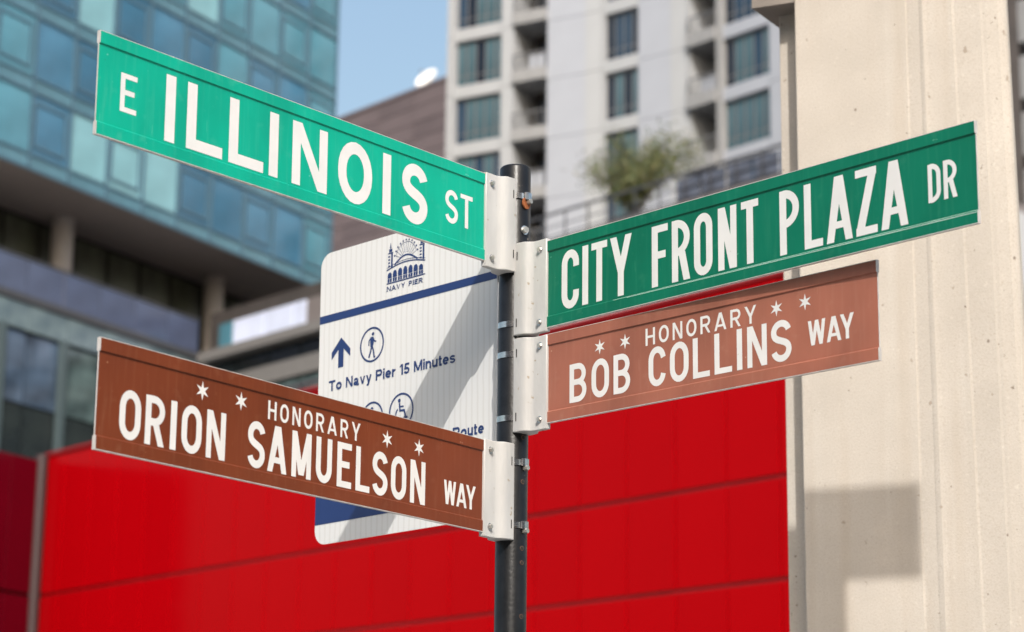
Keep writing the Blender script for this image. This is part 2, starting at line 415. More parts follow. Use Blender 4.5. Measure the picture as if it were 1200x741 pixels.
            s.rib([(X(t * .6), Z(h - th / 2)), (X(W - q - r1), Z(h - th / 2))] + s.arc(X(W - q - r1), Z(h - th / 2 - r1), r1, r1, 90, 0, 10)[1:] + s.arc(X(W - q - r1), Z(th / 2 + r1), r1, r1, 0, -90, 10) + [(X(t * .6), Z(th / 2))], t)

RELW = dict(H=.62, O=.64, N=.62, R=.62, A=.74, Y=.70)
def spaced(txt, x0, x1, gap):
    ws = [RELW[c] for c in txt]; k = (x1 - x0 - gap * (len(txt) - 1)) / sum(ws); out = []; x = x0
    for c, wd in zip(txt, ws): out.append((c, x, x + wd * k)); x += wd * k + gap
    return out

# ------------------------------------------------------------------ street sign pole
PX, PY = 0.0047, 5.75
PR = .0402
POLE_TOP = at_depth(603, 197, PY).z
pole = empty('street_sign_pole', (PX, PY, .13)); zb = .13
tag(pole, 'round black metal pole carrying the street name signs, with bolt holes and scuffed paint', 'pole')
def zpx(y, x=600, Y=PY - PR): return at_depth(x, y, Y).z
sh = MB()
prof = [(PR, 0), (PR, POLE_TOP - zb - .006), (PR - .0015, POLE_TOP - zb - .0025), (PR - .004, POLE_TOP - zb), (.001, POLE_TOP - zb + .002)]
n = 48
vv = [(r * math.cos(2 * math.pi * i / n), r * math.sin(2 * math.pi * i / n), z) for r, z in prof for i in range(n)]
sh.poly(vv, [(k * n + i, k * n + (i + 1) % n, (k + 1) * n + (i + 1) % n, (k + 1) * n + i) for k in range(len(prof) - 1) for i in range(n)], True)
shaft = sh.build('shaft', M['pole'], pole)
bs = MB(); bs.cyl((0, 0, 0), (0, 0, .012), .09, n=24); bs.cyl((0, 0, .012), (0, 0, .05), .055, .045, n=24); bs.build('base_flange', M['pole'], pole)
# bolt holes down the right-hand side (rim + dark pocket sunk in it)
HA = R(-48)
def pole_disc(y, r, m_, name, a=HA, d0=0., d1=.0012, n=10, mbx=None):
    c = Vector((math.cos(a), math.sin(a), 0)); z = zpx(y, 614) - zb
    q = MB(); q.cyl(c * (PR + d0) + Vector((0, 0, z)), c * (PR + d1) + Vector((0, 0, z)), r, n=n); return q.build(name, m_, pole)
for y in (512, 530 + 34, 642, 659, 722, 482 - 20):
    o = pole_disc(y, .0062, M['rim'], 'hole_rim', d0=-.004, d1=.0006)
    pole_disc(y, .0046, M['hole'], 'bolt_hole', d0=-.003, d1=.0011)
pole_disc(269, .009, M['bolt'], 'bolt_head', a=R(-52), d0=-.002, d1=.009, n=6)
pole_disc(269, .012, M['steel'], 'washer', a=R(-52), d0=-.002, d1=.002, n=18)
for y in (330, 347, 396): pole_disc(y, .0035, M['bolt'], 'rivet', a=R(-75), d0=-.001, d1=.0015)

# ------------------------------------------------------------------ blade signs
SIGN_PROFILE = [(-.0048, .0), (-.0048, .0245), (-.0015, .0285)]
def blade_outline(h):
    f, wb = .0046, .0013
    b0, b1, t0, t1 = .0262, .0295, h - .0285, h - .0262
    front = [(-f, 0), (-f, b0), (-wb, b1), (-wb, t0), (-f, t1), (-f, h)]
    return front + [(-p[0], p[1]) for p in reversed(front)]

def make_sign(name, label, O, u, w_, Ln, h, film, lines, stars, star_r, side, extras=None, br_px=None, strap_px=None):
    """side=-1: sign runs from the pole to the left, +1: to the right.  local X = reading direction"""
    O = Vector(O); u = Vector(u).normalized(); w_ = Vector(w_).normalized(); yv = w_.cross(u)
    root = bpy.data.objects.new(name, None); COL.objects.link(root); root.empty_display_size = .1
    mx = Matrix.Identity(4)
    for i in range(3): mx[i][0] = u[i]; mx[i][1] = yv[i]; mx[i][2] = w_[i]; mx[i][3] = O[i]
    root.matrix_world = mx; tag(root, label, 'street sign')
    b = MB().sweep_x(blade_outline(h), .0012, Ln - .0012).build('blade', film, root)
    e = MB().sweep_x([(p[0] * 1.06, p[1] * 1.003 - .0003) for p in blade_outline(h)], 0 if side < 0 else Ln - .0012, .0012 if side < 0 else Ln)
    e.build('end_edge', M['alu_edge'], root)
    ee = MB().box(.0, Ln, -.0046, .0046, -.0016, -.0001); ee.box(0, Ln, -.0046, .0046, h + .0001, h + .0014)
    ee.build('edge_strip', M['alu_edge'], root)
    gl = Glyphs(-.0016)
    for i, (cap0, caph, t, chars) in enumerate(lines):          # 0, 1: the main line; 2: the small line above it
        if i == 2: gl.build('lettering', M['letter'], root); gl = Glyphs(-.0016)
        for c, a, d in chars: gl.char(c, a, d, cap0, caph, t)
    gl.build('lettering', M['letter'], root)
    for cx, cz in stars:
        gl = Glyphs(-.0016); pts = []
        for k in range(12):
            r = star_r if k % 2 == 0 else star_r * .36; a = math.pi / 2 + k * math.pi / 6
            pts.append((cx + r * math.cos(a), cz + r * math.sin(a)))
        gl.P(pts); gl.build('star', M['letter'], root)
    # bracket: two-sided socket that flares round the pole; r measured from the pole axis
    s0 = Ln if side < 0 else 0.
    ax = s0 + (1 if side < 0 else -1) * br_px['s0']        # pole axis in local x
    sg = -1 if side < 0 else 1                             # local x = ax + sg*r
    hp = [(.003, .1295), (.0075, .129), (.0085, .126), (.0085, .088), (.0105, .082), (.0155, .076), (.0205, .0722), (.0240, .0690), (.0268, .0640), (.0283, .0570), (.0293, .048), (.0298, .040), (.0298, .031), (.026, .0298)]
    zt, zbm = br_px['zt'], br_px['zb']
    out = [(ax + sg * r, -hh) for hh, r in hp] + [(ax + sg * r, hh) for hh, r in reversed(hp)]
    if sg < 0: out = out[::-1]
    # leave the pole's own volume free by ending at its surface: the outline is open-backed behind the pole
    q = MB().prism(out, zbm, zt, smooth=True); br = q.build('bracket', M['bracket'], root)
    bv = br.modifiers.new('b', 'BEVEL'); bv.width = .002; bv.segments = 2; bv.limit_method = 'ANGLE'; bv.angle_limit = R(60)
    for zz in (zt - .026, zbm + .026):
        bx = ax + sg * .107
        q = MB().cyl((bx, -.0085, zz), (bx, -.0105, zz), .0085, n=20); q.build('washer', M['steel'], br)
        q = MB().cyl((bx, -.0105, zz), (bx, -.0165, zz), .0066, .0058, n=6, smooth=False); q.build('bolt', M['bolt'], br)
    for k, zz in enumerate(strap_px):
        st = MB().tube(zz - .0075, zz + .0075, PR + .0022, PR + .0002)
        so = st.build('strap', M['steel'], root, (ax, 0, 0))
        # dark slot in the bracket's side
        q = MB().box(ax + sg * .041, ax + sg * .044, -.0304, -.024, zz - .011, zz + .011); q.build('slot', M['hole'], br)
        a = br_px['buckle']
        # buckle: clip + screw, at world angle a round the pole
        cw = (root.matrix_world.inverted().to_3x3() @ Vector((math.cos(a), math.sin(a), 0))); cw.z = 0; cw.normalize()
        tn = Vector((-cw.y, cw.x, 0)); c0 = cw * (PR + .001)
        q = MB(); v = []
        for dz in (-.0095, .0095):
            for dr, dt in ((0, -.012), (0, .012), (.006, .012), (.009, .006), (.009, -.006), (.006, -.012)):
                v.append(c0 + cw * dr + tn * dt + Vector((0, 0, zz + dz)))
        q.poly(v, [(0, 1, 2, 3, 4, 5), (11, 10, 9, 8, 7, 6)] + [(i, i + 6, (i + 1) % 6 + 6, (i + 1) % 6) for i in range(6)])
        bo = q.build('buckle', M['steel'], so)
        c1 = c0 + Vector((0, 0, zz - .014))
        if br_px.get('rusty') and k == 0:
            q = MB().cyl(c1 - cw * .002 - tn * .004 + Vector((0, 0, -.004)), c1 + cw * .002 - tn * .004 + Vector((0, 0, -.004)), .0155, n=20); q.build('rusty_washer', M['rust'], so)
        q = MB().cyl(c1 + cw * .000, c1 + cw * .014, .0065, n=6, smooth=False); q.build('screw', M['bolt'], so)
    return root

def line(chars, big): return [(c, a, b) for c, a, b, k in chars if k == big]

G1c = [('E', 0.0663, 0.1137, 1), ('I', 0.1981, 0.2278, 0), ('L', 0.2633, 0.375, 0), ('L', 0.395, 0.5067, 0), ('I', 0.5248, 0.5542, 0), ('N', 0.6012, 0.7213, 0), ('O', 0.7593, 0.8809, 0), ('I', 0.9200, 0.9500, 0), ('S', 0.9923, 1.0894, 0), ('S', 1.1584, 1.2089, 1), ('T', 1.2187, 1.2674, 1)]
B1c = [('O', 0.0665, 0.1285, 0), ('R', 0.1419, 0.1997, 0), ('I', 0.2168, 0.2350, 0), ('O', 0.2508, 0.3127, 0), ('N', 0.3278, 0.388, 0), ('S', 0.46, 0.5172, 0), ('A', 0.5264, 0.5913, 0), ('M', 0.6078, 0.6747, 0), ('U', 0.6918, 0.748, 0), ('E', 0.7667, 0.819, 0), ('L', 0.8347, 0.8865, 0), ('S', 0.8963, 0.9539, 0), ('O', 0.9666, 1.0255, 0), ('N', 1.0408, 1.1, 0), ('W', 1.175, 1.2243, 1), ('A', 1.2263, 1.2685, 1), ('Y', 1.2655, 1.3061, 1)]
G2c = [('C', 0.0661, 0.1288, 0), ('I', 0.141, 0.1620, 0), ('T', 0.1733, 0.2289, 0), ('Y', 0.2391, 0.3143, 0), ('F', 0.3826, 0.4366, 0), ('R', 0.45, 0.5097, 0), ('O', 0.5224, 0.5823, 0), ('N', 0.6003, 0.6587, 0), ('T', 0.6736, 0.7272, 0), ('P', 0.7917, 0.8512, 0), ('L', 0.8653, 0.9191, 0), ('A', 0.93, 1.0047, 0), ('Z', 1.015, 1.0748, 0), ('A', 1.0853, 1.1595, 0), ('D', 1.2152, 1.2491, 1), ('R', 1.2567, 1.2921, 1)]
B2c = [('B', 0.0905, 0.1497, 0), ('O', 0.1663, 0.2258, 0), ('B', 0.241, 0.2972, 0), ('C', 0.357, 0.4128, 0), ('O', 0.4261, 0.4858, 0), ('L', 0.4993, 0.5518, 0), ('L', 0.5664, 0.6201, 0), ('I', 0.6353, 0.6515, 0), ('N', 0.6669, 0.7254, 0), ('S', 0.7382, 0.7976, 0), ('W', 0.8461, 0.8958, 1), ('A', 0.8989, 0.9396, 1), ('Y', 0.9374, 0.976, 1)]

make_sign('street_name_sign', 'bright green street sign reading E ILLINOIS ST on the left of the pole',
          (-0.8826, 4.6116, 3.1229), (0.6147, 0.7886, 0.0123), (-0.0076, -0.0097, 0.9999), 1.3364, .2283, M['green_a'],
          [(.0345, .1525, .0295, line(G1c, 0)), (.0675, .0865, .0130, line(G1c, 1))], [], 0, -1,
          br_px=dict(s0=.107, zt=.233, zb=-.016, buckle=R(-38), rusty=True), strap_px=[.190, .030])
make_sign('honorary_street_sign', 'dark brown street sign reading HONORARY ORION SAMUELSON WAY, lowest on the pole',
          (-0.8365, 4.553, 2.4396), (0.575, 0.8182, 0.0042), (-0.0024, -0.0035, 1.), 1.3542, .2287, M['brown_a'],
          [(.0325, .1035, .0168, line(B1c, 0)), (.048, .0585, .0095, line(B1c, 1)), (.1475, .042, .0068, spaced('HONORARY', .5232, .8480, .0125))],
          [(0.3101, 0.1729), (0.4338, 0.1715), (0.9494, 0.1695), (1.0731, 0.1684)], .0215, -1,
          br_px=dict(s0=.1088, zt=.232, zb=-.012, buckle=R(-42)), strap_px=[.186, .027])
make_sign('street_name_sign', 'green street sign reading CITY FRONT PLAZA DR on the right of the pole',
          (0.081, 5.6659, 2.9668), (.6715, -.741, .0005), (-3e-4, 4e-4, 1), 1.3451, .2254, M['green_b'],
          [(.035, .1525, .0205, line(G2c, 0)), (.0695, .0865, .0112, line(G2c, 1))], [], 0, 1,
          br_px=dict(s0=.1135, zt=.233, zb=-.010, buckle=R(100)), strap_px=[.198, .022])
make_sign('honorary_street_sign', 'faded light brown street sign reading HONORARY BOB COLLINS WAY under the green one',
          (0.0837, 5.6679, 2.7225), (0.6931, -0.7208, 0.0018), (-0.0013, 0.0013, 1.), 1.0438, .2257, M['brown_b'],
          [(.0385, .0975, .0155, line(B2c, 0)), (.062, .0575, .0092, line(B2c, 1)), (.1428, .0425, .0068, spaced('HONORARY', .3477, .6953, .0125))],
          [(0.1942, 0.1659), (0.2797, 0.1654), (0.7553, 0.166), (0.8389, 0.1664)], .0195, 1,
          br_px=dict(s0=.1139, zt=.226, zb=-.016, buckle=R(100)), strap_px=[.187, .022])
SIGNS = {o['label']: o for o in COL.objects if o.type == 'EMPTY' and o.get('category') == 'street sign'}
# pale double line along the lower rib of the plaza sign
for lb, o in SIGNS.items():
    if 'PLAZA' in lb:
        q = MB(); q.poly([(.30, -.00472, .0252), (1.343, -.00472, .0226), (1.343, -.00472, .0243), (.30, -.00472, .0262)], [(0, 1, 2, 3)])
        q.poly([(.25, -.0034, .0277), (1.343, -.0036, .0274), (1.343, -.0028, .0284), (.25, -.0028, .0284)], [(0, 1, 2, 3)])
        q.build('pale_rib_line', mat('pale_rib_line', (.50, .66, .58), .5, var=.15, scale=12), o)

# ------------------------------------------------------------------ wayfinding sign (white, behind the pole)
NO, NU, NW = Vector((-0.5409, 6.3637, 2.5068)), Vector((0.7018, -0.7123, 0.0112)).normalized(), Vector((-0.0078, 0.0079, 0.9999))
NL, NH = .80, .8379
np_ = bpy.data.objects.new('wayfinding_sign', None); COL.objects.link(np_)
mx = Matrix.Identity(4); yv = NW.cross(NU)
for i in range(3): mx[i][0] = NU[i]; mx[i][1] = yv[i]; mx[i][2] = NW[i]; mx[i][3] = NO[i]
np_.matrix_world = mx
tag(np_, 'white wayfinding panel with blue pier emblem and walking directions fixed behind the pole', 'sign')
cr = .042; NLv = NL - .08
pts = []
for cx, cz, a0 in ((NLv + .0 - cr * .4, cr * .4, 270), (NLv - cr * .4, NH - cr * .4, 0), (cr, NH - cr, 90), (cr, cr, 180)):
    rr = cr * .4 if cx > .5 else cr
    pts += [(cx + rr * math.cos(R(a0 + 90 * i / 8)), cz + rr * math.sin(R(a0 + 90 * i / 8))) for i in range(9)]
pn = MB(); k = len(pts)
pn.poly([(x, 0, z) for x, z in pts] + [(x, .004, z) for x, z in pts], [tuple(range(k - 1, -1, -1)), tuple(range(k, 2 * k))] + [(i, (i + 1) % k, k + (i + 1) % k, k + i) for i in range(k)])
pn.build('panel', M['panel_white'], np_)
def printed(name):
    return Glyphs(-.0006)
gb = printed('x'); gb.P([(0.0005, .632), (NLv, .632), (NLv, .6545), (.0005, .6545)]); gb.build('blue_rule', M['navy_blue'], np_)
gb = printed('x'); gb.P([(0.0005, .056), (NLv, .0585), (NLv, .19), (.0005, .19)]); gb.build('blue_band', M['navy_blue'], np_)
# arrow
ar = printed('x'); ax_ = .0957
ar.P([(ax_ - .0112, .493), (ax_ + .0112, .493), (ax_ + .0112, .558), (ax_, .57), (ax_ - .0112, .558)])
ar.P([(ax_, .579), (ax_ + .040, .541), (ax_ + .040, .519), (ax_, .556), (ax_ - .040, .519), (ax_ - .040, .541)])
ar.build('arrow', M['navy_blue'], np_)
# pictograms
def ring(gl, cx, cz, r, t): gl.rib([(cx + (r - t / 2) * math.cos(2 * math.pi * i / 40), cz + (r - t / 2) * math.sin(2 * math.pi * i / 40)) for i in range(40)], t, True)
wk = printed('x'); cx, cz = .2266, .5364; ring(wk, cx, cz, .0500, .0055)
wk.disc(cx + .004, cz + .030, .0052)
wk.P([(cx - .006, cz + .022), (cx + .006, cz + .022), (cx + .008, cz + .004), (cx + .005, cz - .006), (cx - .006, cz - .006), (cx - .007, cz + .008)])
wk.rib([(cx - .004, cz + .020), (cx - .012, cz + .012), (cx - .013, cz - .002)], .0042)
wk.rib([(cx + .005, cz + .019), (cx + .010, cz + .009), (cx + .018, cz + .006)], .0042)
wk.rib([(cx - .001, cz - .004), (cx - .004, cz - .018), (cx - .012, cz - .036)], .006)
wk.rib([(cx + .001, cz - .004), (cx + .007, cz - .018), (cx + .010, cz - .036), (cx + .015, cz - .037)], .0055)
wk.build('pedestrian_pictogram', M['navy_blue'], np_)
pc = printed('x'); ring(pc, .233, .3285, .0455, .0055); pc.disc(.232, .3285 + .025, .0056)
pc.P([(.226, .345), (.238, .345), (.240, .318), (.224, .318)]); pc.rib([(.232, .32), (.226, .30)], .006)
pc.build('pedestrian_pictogram', M['navy_blue'], np_)
wc = printed('x'); cx, cz = .352, .331; ring(wc, cx, cz, .0495, .0055)
wc.disc(cx - .008, cz + .029, .0055)
wc.rib([(cx - .007, cz + .022), (cx - .005, cz + .001), (cx + .012, cz + .000), (cx + .019, cz - .022), (cx + .026, cz - .019)], .0058)
wc.rib([(cx - .006, cz + .012), (cx + .010, cz + .011)], .0042)
wc.rib(wc.arc(cx - .003, cz - .010, .019, .019, 125, 335, 14), .0046)
wc.build('wheelchair_pictogram', M['navy_blue'], np_)
# printed words, a plain grotesque drawn stroke by stroke
GW = {'T': .80, 'N': .84, 'P': .78, 'M': .98, 'R': .84, 'o': .72, 'a': .68, 'v': .66, 'y': .66, 'i': .17, 'e': .69, 'r': .42, 'n': .64, 'u': .64, 't': .38, 's': .62, '1': .38, '5': .66, ' ': .30}
def small_char(g, c, x, z, W, h, t):
    xh = h * .73; q = t / 2; X = lambda v: x + v; Z = lambda v: z + v
    if c in 'TNPMR': g.char(c, x, x + W, z, h, t); return
    rx = W / 2 - q; rz = xh / 2 - q
    box = lambda a, b, c_, d: g.P([(X(a), Z(b)), (X(c_), Z(b)), (X(c_), Z(d)), (X(a), Z(d))])
    if c == 'o': g.rib(g.arc(X(W / 2), Z(xh / 2), rx, rz, 0, 345, 23), t, True)
    elif c == 'e': g.rib(g.arc(X(W / 2), Z(xh / 2), rx, rz, 0, 318, 24), t); box(t * .6, xh / 2 - q * .75, W - t * .2, xh / 2 + q * .75)
    elif c == 'a':
        g.rib([(X(q), Z(xh * .68))] + g.arc(X(W * .46), Z(xh - q - xh * .2), W * .46 - q - W * .05, xh * .2, 165, 10, 10) + [(X(W * .87 - q), Z(xh * .6)), (X(W * .87 - q), Z(q * .6)), (X(W), Z(q * .6))], t * .95)
        g.rib(g.arc(X(W * .42), Z(xh * .29), W * .42 - q, xh * .29 - q, 0, 340, 18), t * .9, True)
    elif c == 'v':
        g.P([(X(0), Z(xh)), (X(t), Z(xh)), (X(W / 2 + q * .9), Z(0)), (X(W / 2 - q * .9), Z(0))]); g.P([(X(W - t), Z(xh)), (X(W), Z(xh)), (X(W / 2 + q * .9), Z(0)), (X(W / 2 - q * .9), Z(0))])
    elif c == 'y':
        g.P([(X(0), Z(xh)), (X(t), Z(xh)), (X(W / 2 + q * .9), Z(0)), (X(W / 2 - q * .9), Z(0))])
        g.rib([(X(W - q), Z(xh)), (X(W / 2), Z(0)), (X(W * .38), Z(-h * .17)), (X(W * .14), Z(-h * .20))], t * .95)
    elif c == 'i': box(0, 0, t, xh); box(0, h - t * .9, t, h)
    elif c == 'r': box(0, 0, t, xh); g.rib([(X(t * .7), Z(xh * .62)), (X(W * .55), Z(xh - q * 1.3)), (X(W), Z(xh - q))], t * .9)
    elif c == 'n': box(0, 0, t, xh); g.rib([(X(t * .8), Z(xh * .66))] + g.arc(X(W / 2 + t * .1), Z(xh * .62), W / 2 - q - t * .1, xh * .38 - q, 150, 0, 10) + [(X(W - q), Z(0))], t * .95)
    elif c == 'u': box(W - t, 0, W, xh); g.rib([(X(q), Z(xh))] + g.arc(X(W / 2 - t * .1), Z(xh * .38), W / 2 - q - t * .1, xh * .38 - q, 180, 330, 10) + [(X(W - t * .8), Z(xh * .34))], t * .95)
    elif c == 't': g.rib([(X(W * .42), Z(h * .93)), (X(W * .42), Z(h * .12)), (X(W * .6), Z(q * .9)), (X(W), Z(q * .9))], t * .95); box(0, xh - t * .8, W, xh)
    elif c == 's': g.char('S', x, x + W, z, xh, t * .82)
    elif c == '1': box(W - t, 0, W, h); g.P([(X(0), Z(h * .70)), (X(W - t), Z(h * .80)), (X(W - t), Z(h)), (X(W - t * 1.2), Z(h)), (X(0), Z(h * .82))])
    elif c == '5':
        box(t * .7, h - t * .85, W * .95, h); g.P([(X(t * .55), Z(h)), (X(t * 1.5), Z(h)), (X(t * 1.15), Z(h * .42)), (X(t * .15), Z(h * .42))])
        g.rib([(X(t * .7), Z(h * .50))] + g.arc(X(W * .47), Z(h * .32), W * .53 - q, h * .32 - q, 120, -160, 20), t * .95)
def words(txt, x0, x1, z0, h, m_, parent, t=.215):
    gp = .105; tot = sum(GW[c] for c in txt) + gp * (len(txt) - 1); k = (x1 - x0) / tot; x = x0
    g = Glyphs(-.0008)
    for c in txt:
        if c != ' ': small_char(g, c, x, z0, GW[c] * k, h, h * t)
        x += (GW[c] + gp) * k
    return g.build('lettering', m_, parent)
words('To Navy Pier 15 Minutes', .0468, .5635, .4305, .0300, M['navy_blue'], np_)
words('Route', .557, .675, .2242, .0300, M['navy_blue'], np_)
# emblem: arcade building, two towers, wheel
em = printed('x'); e0, e1 = .2835, .4405; ew = e1 - e0; mid = (e0 + e1) / 2
em.P([(e0, .6965), (e1, .6965), (e1, .7000), (e0, .7000)])
arch_n = 7
for i in range(arch_n):
    a = e0 + .004 + i * (ew - .008) / arch_n; bw = (ew - .008) / arch_n - .0045; c_ = a + bw / 2
    hh = .016 + .010 * math.sin(math.pi * (i + .5) / arch_n)
    em.P([(a, .7015), (c_ - .0008, .7015), (c_ - .0008, .7015 + .010), (a, .7015 + .010)]); em.P([(c_ + .0008, .7015), (a + bw, .7015), (a + bw, .7015 + .010), (c_ + .0008, .7015 + .010)])
    em.P([(a, .713)] + em.arc(c_, .713 + hh * .45, bw / 2, hh * .45, 180, 0, 8) + [(a + bw, .713)])
arc1 = [(e0 + ew * t, .737 + .012 * math.sin(math.pi * t)) for t in [i / 16 for i in range(17)]]
em.rib(arc1, .0035); em.rib([(x, z + .006) for x, z in arc1], .0016)
em.rib([(e0 + ew * (.2 + .6 * t), .748 + .020 * math.sin(math.pi * t)) for t in [i / 14 for i in range(15)]], .0048)
for sx in (e0 + .014, e1 - .014):
    em.P([(sx + .003, .742), (sx + .010, .742), (sx + .010, .782), (sx + .003, .782)])
    for k in range(4): em.P([(sx - .009, .746 + k * .009), (sx - .001, .746 + k * .009), (sx - .001, .7505 + k * .009), (sx - .009, .7505 + k * .009)])
    em.P([(sx - .010, .783), (sx + .011, .783), (sx + .011, .7865), (sx - .010, .7865)])
    em.P([(sx - .006, .788), (sx + .007, .788), (sx + .007, .797), (sx - .006, .797)])
    em.P([(sx - .003, .799), (sx + .004, .799), (sx + .0005, .816)])
for i in range(11):
    a = R(18 + i * 14.4); c_ = (mid, .757)
    em.rib([(c_[0] + .020 * math.cos(a), c_[1] + .018 * math.sin(a)), (c_[0] + .045 * math.cos(a), c_[1] + .050 * math.sin(a))], .0011)
    em.disc(c_[0] + .049 * math.cos(a), c_[1] + .054 * math.sin(a), .0030, 8)
em.rib(em.arc(mid, .757, .044, .048, 18, 162, 18), .0012)
em.build('pier_emblem', M['navy_blue'], np_)
g_ = Glyphs(-.0008); xx_ = .2850; RW = dict(N=.0165, A=.0165, V=.0160, Y=.0155, P=.0130, I=.0042, E=.0130, R=.0150)
for c in 'NAVY PIER':
    if c == ' ': xx_ += .0120; continue
    wd = RW[c]; z0 = .6765; h = .0135; t = .0032
    if c == 'V': g_.P([(xx_, z0 + h), (xx_ + t * 1.2, z0 + h), (xx_ + wd / 2 + .0010, z0), (xx_ + wd / 2 - .0010, z0)]); g_.rib([(xx_ + wd - .0008, z0 + h), (xx_ + wd / 2, z0 + .001)], .0015)
    else: g_.char(c, xx_, xx_ + wd, z0, h, t)
    for sx in ([0] if c in 'IP' else ([wd / 2] if c in 'VY' else ([0, wd] if c in 'AR' else [0]))):      # serifs at the foot
        g_.P([(xx_ + sx - .0020, z0 - .0001), (xx_ + sx + .0042 * (sx == 0) + .002 * (sx > 0), z0 - .0001), (xx_ + sx + .0042 * (sx == 0) + .002 * (sx > 0), z0 + .0013), (xx_ + sx - .0020, z0 + .0013)])
    xx_ += wd + .0034
g_.build('lettering', M['navy_blue'], np_)
for zz in (.06, .64):
    MB().box(NLv - .09, NLv + .03, .0045, .012, zz - .015, zz + .015).build('mounting_bar', M['steel'], np_)

# ------------------------------------------------------------------ concrete pillar with cap slab
PC = at_depth(1092, 370, 7.05)
AZP = R(66)
FL = Frame(PC.x, PC.y, math.sin(AZP), -math.cos(AZP))
pil = empty('concrete_pillar', (PC.x, PC.y, 0), FL.yaw)
tag(pil, 'pale cast concrete pillar on the right edge with recessed side strip and rounded ridges', 'pillar')
step = .104
xl = FL.hit(936.5, 300)[0]; xf = FL.hit(917.5, 300, step)[0]
zs = FL.hit(915, 19, step)[1]
def HX(p, y): return FL.hit(p, y)[0]
YT, YB = 60, 600
feat = [(1062, 1079, 0), (1064, 1082, .004), (1078, 1097, -.001), (1083, 1104, -.008), (1088, 1110, -.003), (1096, 1119, .0), (1112, 1140, .002), (1118, 1147, .001), (1121, 1150, .005),
        (1138, 1166, .006), (1151, 1179, .006), (1154, 1182, .009), (1158, 1186, .010), (1172, 1202, .020), (1179, 1210, .032), (1183, 1214, .055), (1185, 1217, .12)]
zt_, zb_ = FL.hit(1000, YT)[1], FL.hit(1000, YB)[1]
def outline(i):
    P = [(xl, step), (xl, 0)] + [(HX(f[i], (YT, YB)[i]) + f[2] * -.13, f[2] * .6) for f in feat]
    e = P[-1][0]; return P + [(e - .19, .6), (xf + .02, .6), (xf, .55), (xf, step)]
ot, ob = outline(0), outline(1)
def ex(z): k_ = (z - zb_) / (zt_ - zb_); return [(a[0] + (b[0] - a[0]) * k_, a[1] + (b[1] - a[1]) * k_) for a, b in zip(ob, ot)]
sh = MB().prism(ex(.9), .13, zs + .9, smooth=False, top=ex(zs + .9))
o = sh.build('shaft', M['pillar'], pil)
bv = o.modifiers.new('b', 'BEVEL'); bv.width = .0035; bv.segments = 2; bv.limit_method = 'ANGLE'; bv.angle_limit = R(30)
M['slab'] = mat('weathered_cap_concrete', (.22, .19, .165), .85, var=.15, scale=6, bump=.2)
oh = .105
q = MB(); q.prism([(xf - .062, step - oh), (xl - .002, step - oh), (xl - .002, step - .002), (xf + .01, step - .002), (xf - .002, step - .002), (xf - .002, .3), (xf - .02, .3)], zs, zs + .35)
q.build('cap_slab', M['slab'], pil)
e_ = ex(zs)[len(feat) + 1]
q = MB(); q.prism([(e_[0] - .062, e_[1] - .13), (e_[0] + .035, e_[1] - .02), (e_[0] + .05, e_[1] + .14), (e_[0] - .01, e_[1] + .16)], zs + .005, zs + .35)
q.build('cap_slab', M['slab'], pil)

# unseen post and panel, added and shaped to throw the pillar's square shadow
kk = 3.5
A_ = FL.world(*(lambda h: (h[0], 0, h[1]))(FL.hit(938, 574))) - L * kk
B_ = FL.world(*(lambda h: (h[0], 0, h[1]))(FL.hit(1078, 572))) - L * kk
C_ = FL.world(*(lambda h: (h[0], 0, h[1]))(FL.hit(1078, 675))) - L * kk
E_ = FL.world(*(lambda h: (h[0], 0, h[1]))(FL.hit(981, 700))) - L * kk
ey = (A_.y + B_.y) / 2
SP = Frame(A_.x, A_.y, B_.x - A_.x, B_.y - A_.y)
sp = SP.empty('shadow_caster_post'); sp.location.z = .13
tag(sp, 'unseen grey post with a plain panel, added to throw the square shadow on the pillar', 'post')
wA = (Vector((E_.x, E_.y, 0)) - SP.o).dot(SP.X); wB = (Vector((B_.x, B_.y, 0)) - SP.o).dot(SP.X)
q = MB(); q.box(-.07, wA, .0, .05, 0, A_.z - .19); q.build('post', M['grey_post'], sp)
q = MB(); q.box(-.07, wB, -.006, -.001, C_.z - .13, A_.z - .13); q.build('shadow_caster_panel', M['grey_post'], sp)
q = MB(); q.box(-.12, wA + .06, -.11, .11, 0, .02); q.build('base_plate', M['grey_post'], sp)

# ------------------------------------------------------------------ red clad building
RO = at_depth(770, 581, 30.0)
RF = Frame(RO.x, RO.y, *D2)
rx0 = RF.hit(49, 620)[0]; rx1 = RF.hit(990, 500)[0]
seamz = [RF.hit(770, 581)[1], RF.hit(770, 696)[1]]; dzs = seamz[0] - seamz[1]
topz = RF.hit(370, 457)[1]
red = RF.empty('red_building'); tag(red, 'low building clad in glossy red glass panels behind the signs', 'building')
MB().box(rx0 - .05, rx1, .035, 12, 0, topz - .03).build('wall', M['red_back'], red)
xs = [RF.hit(x, 640)[0] for x in (679, 734, 793, 852)]; pw = (xs[3] - xs[0]) / 3
zs_ = sorted([seamz[0] - dzs * k for k in range(0, 8)] + [topz]); zs_ = [max(z, .05) for z in zs_ if z > -dzs * .9]
zs_ = sorted(set(zs_))
x = xs[0] - pw * math.ceil((xs[0] - rx0) / pw)
meshes = {}
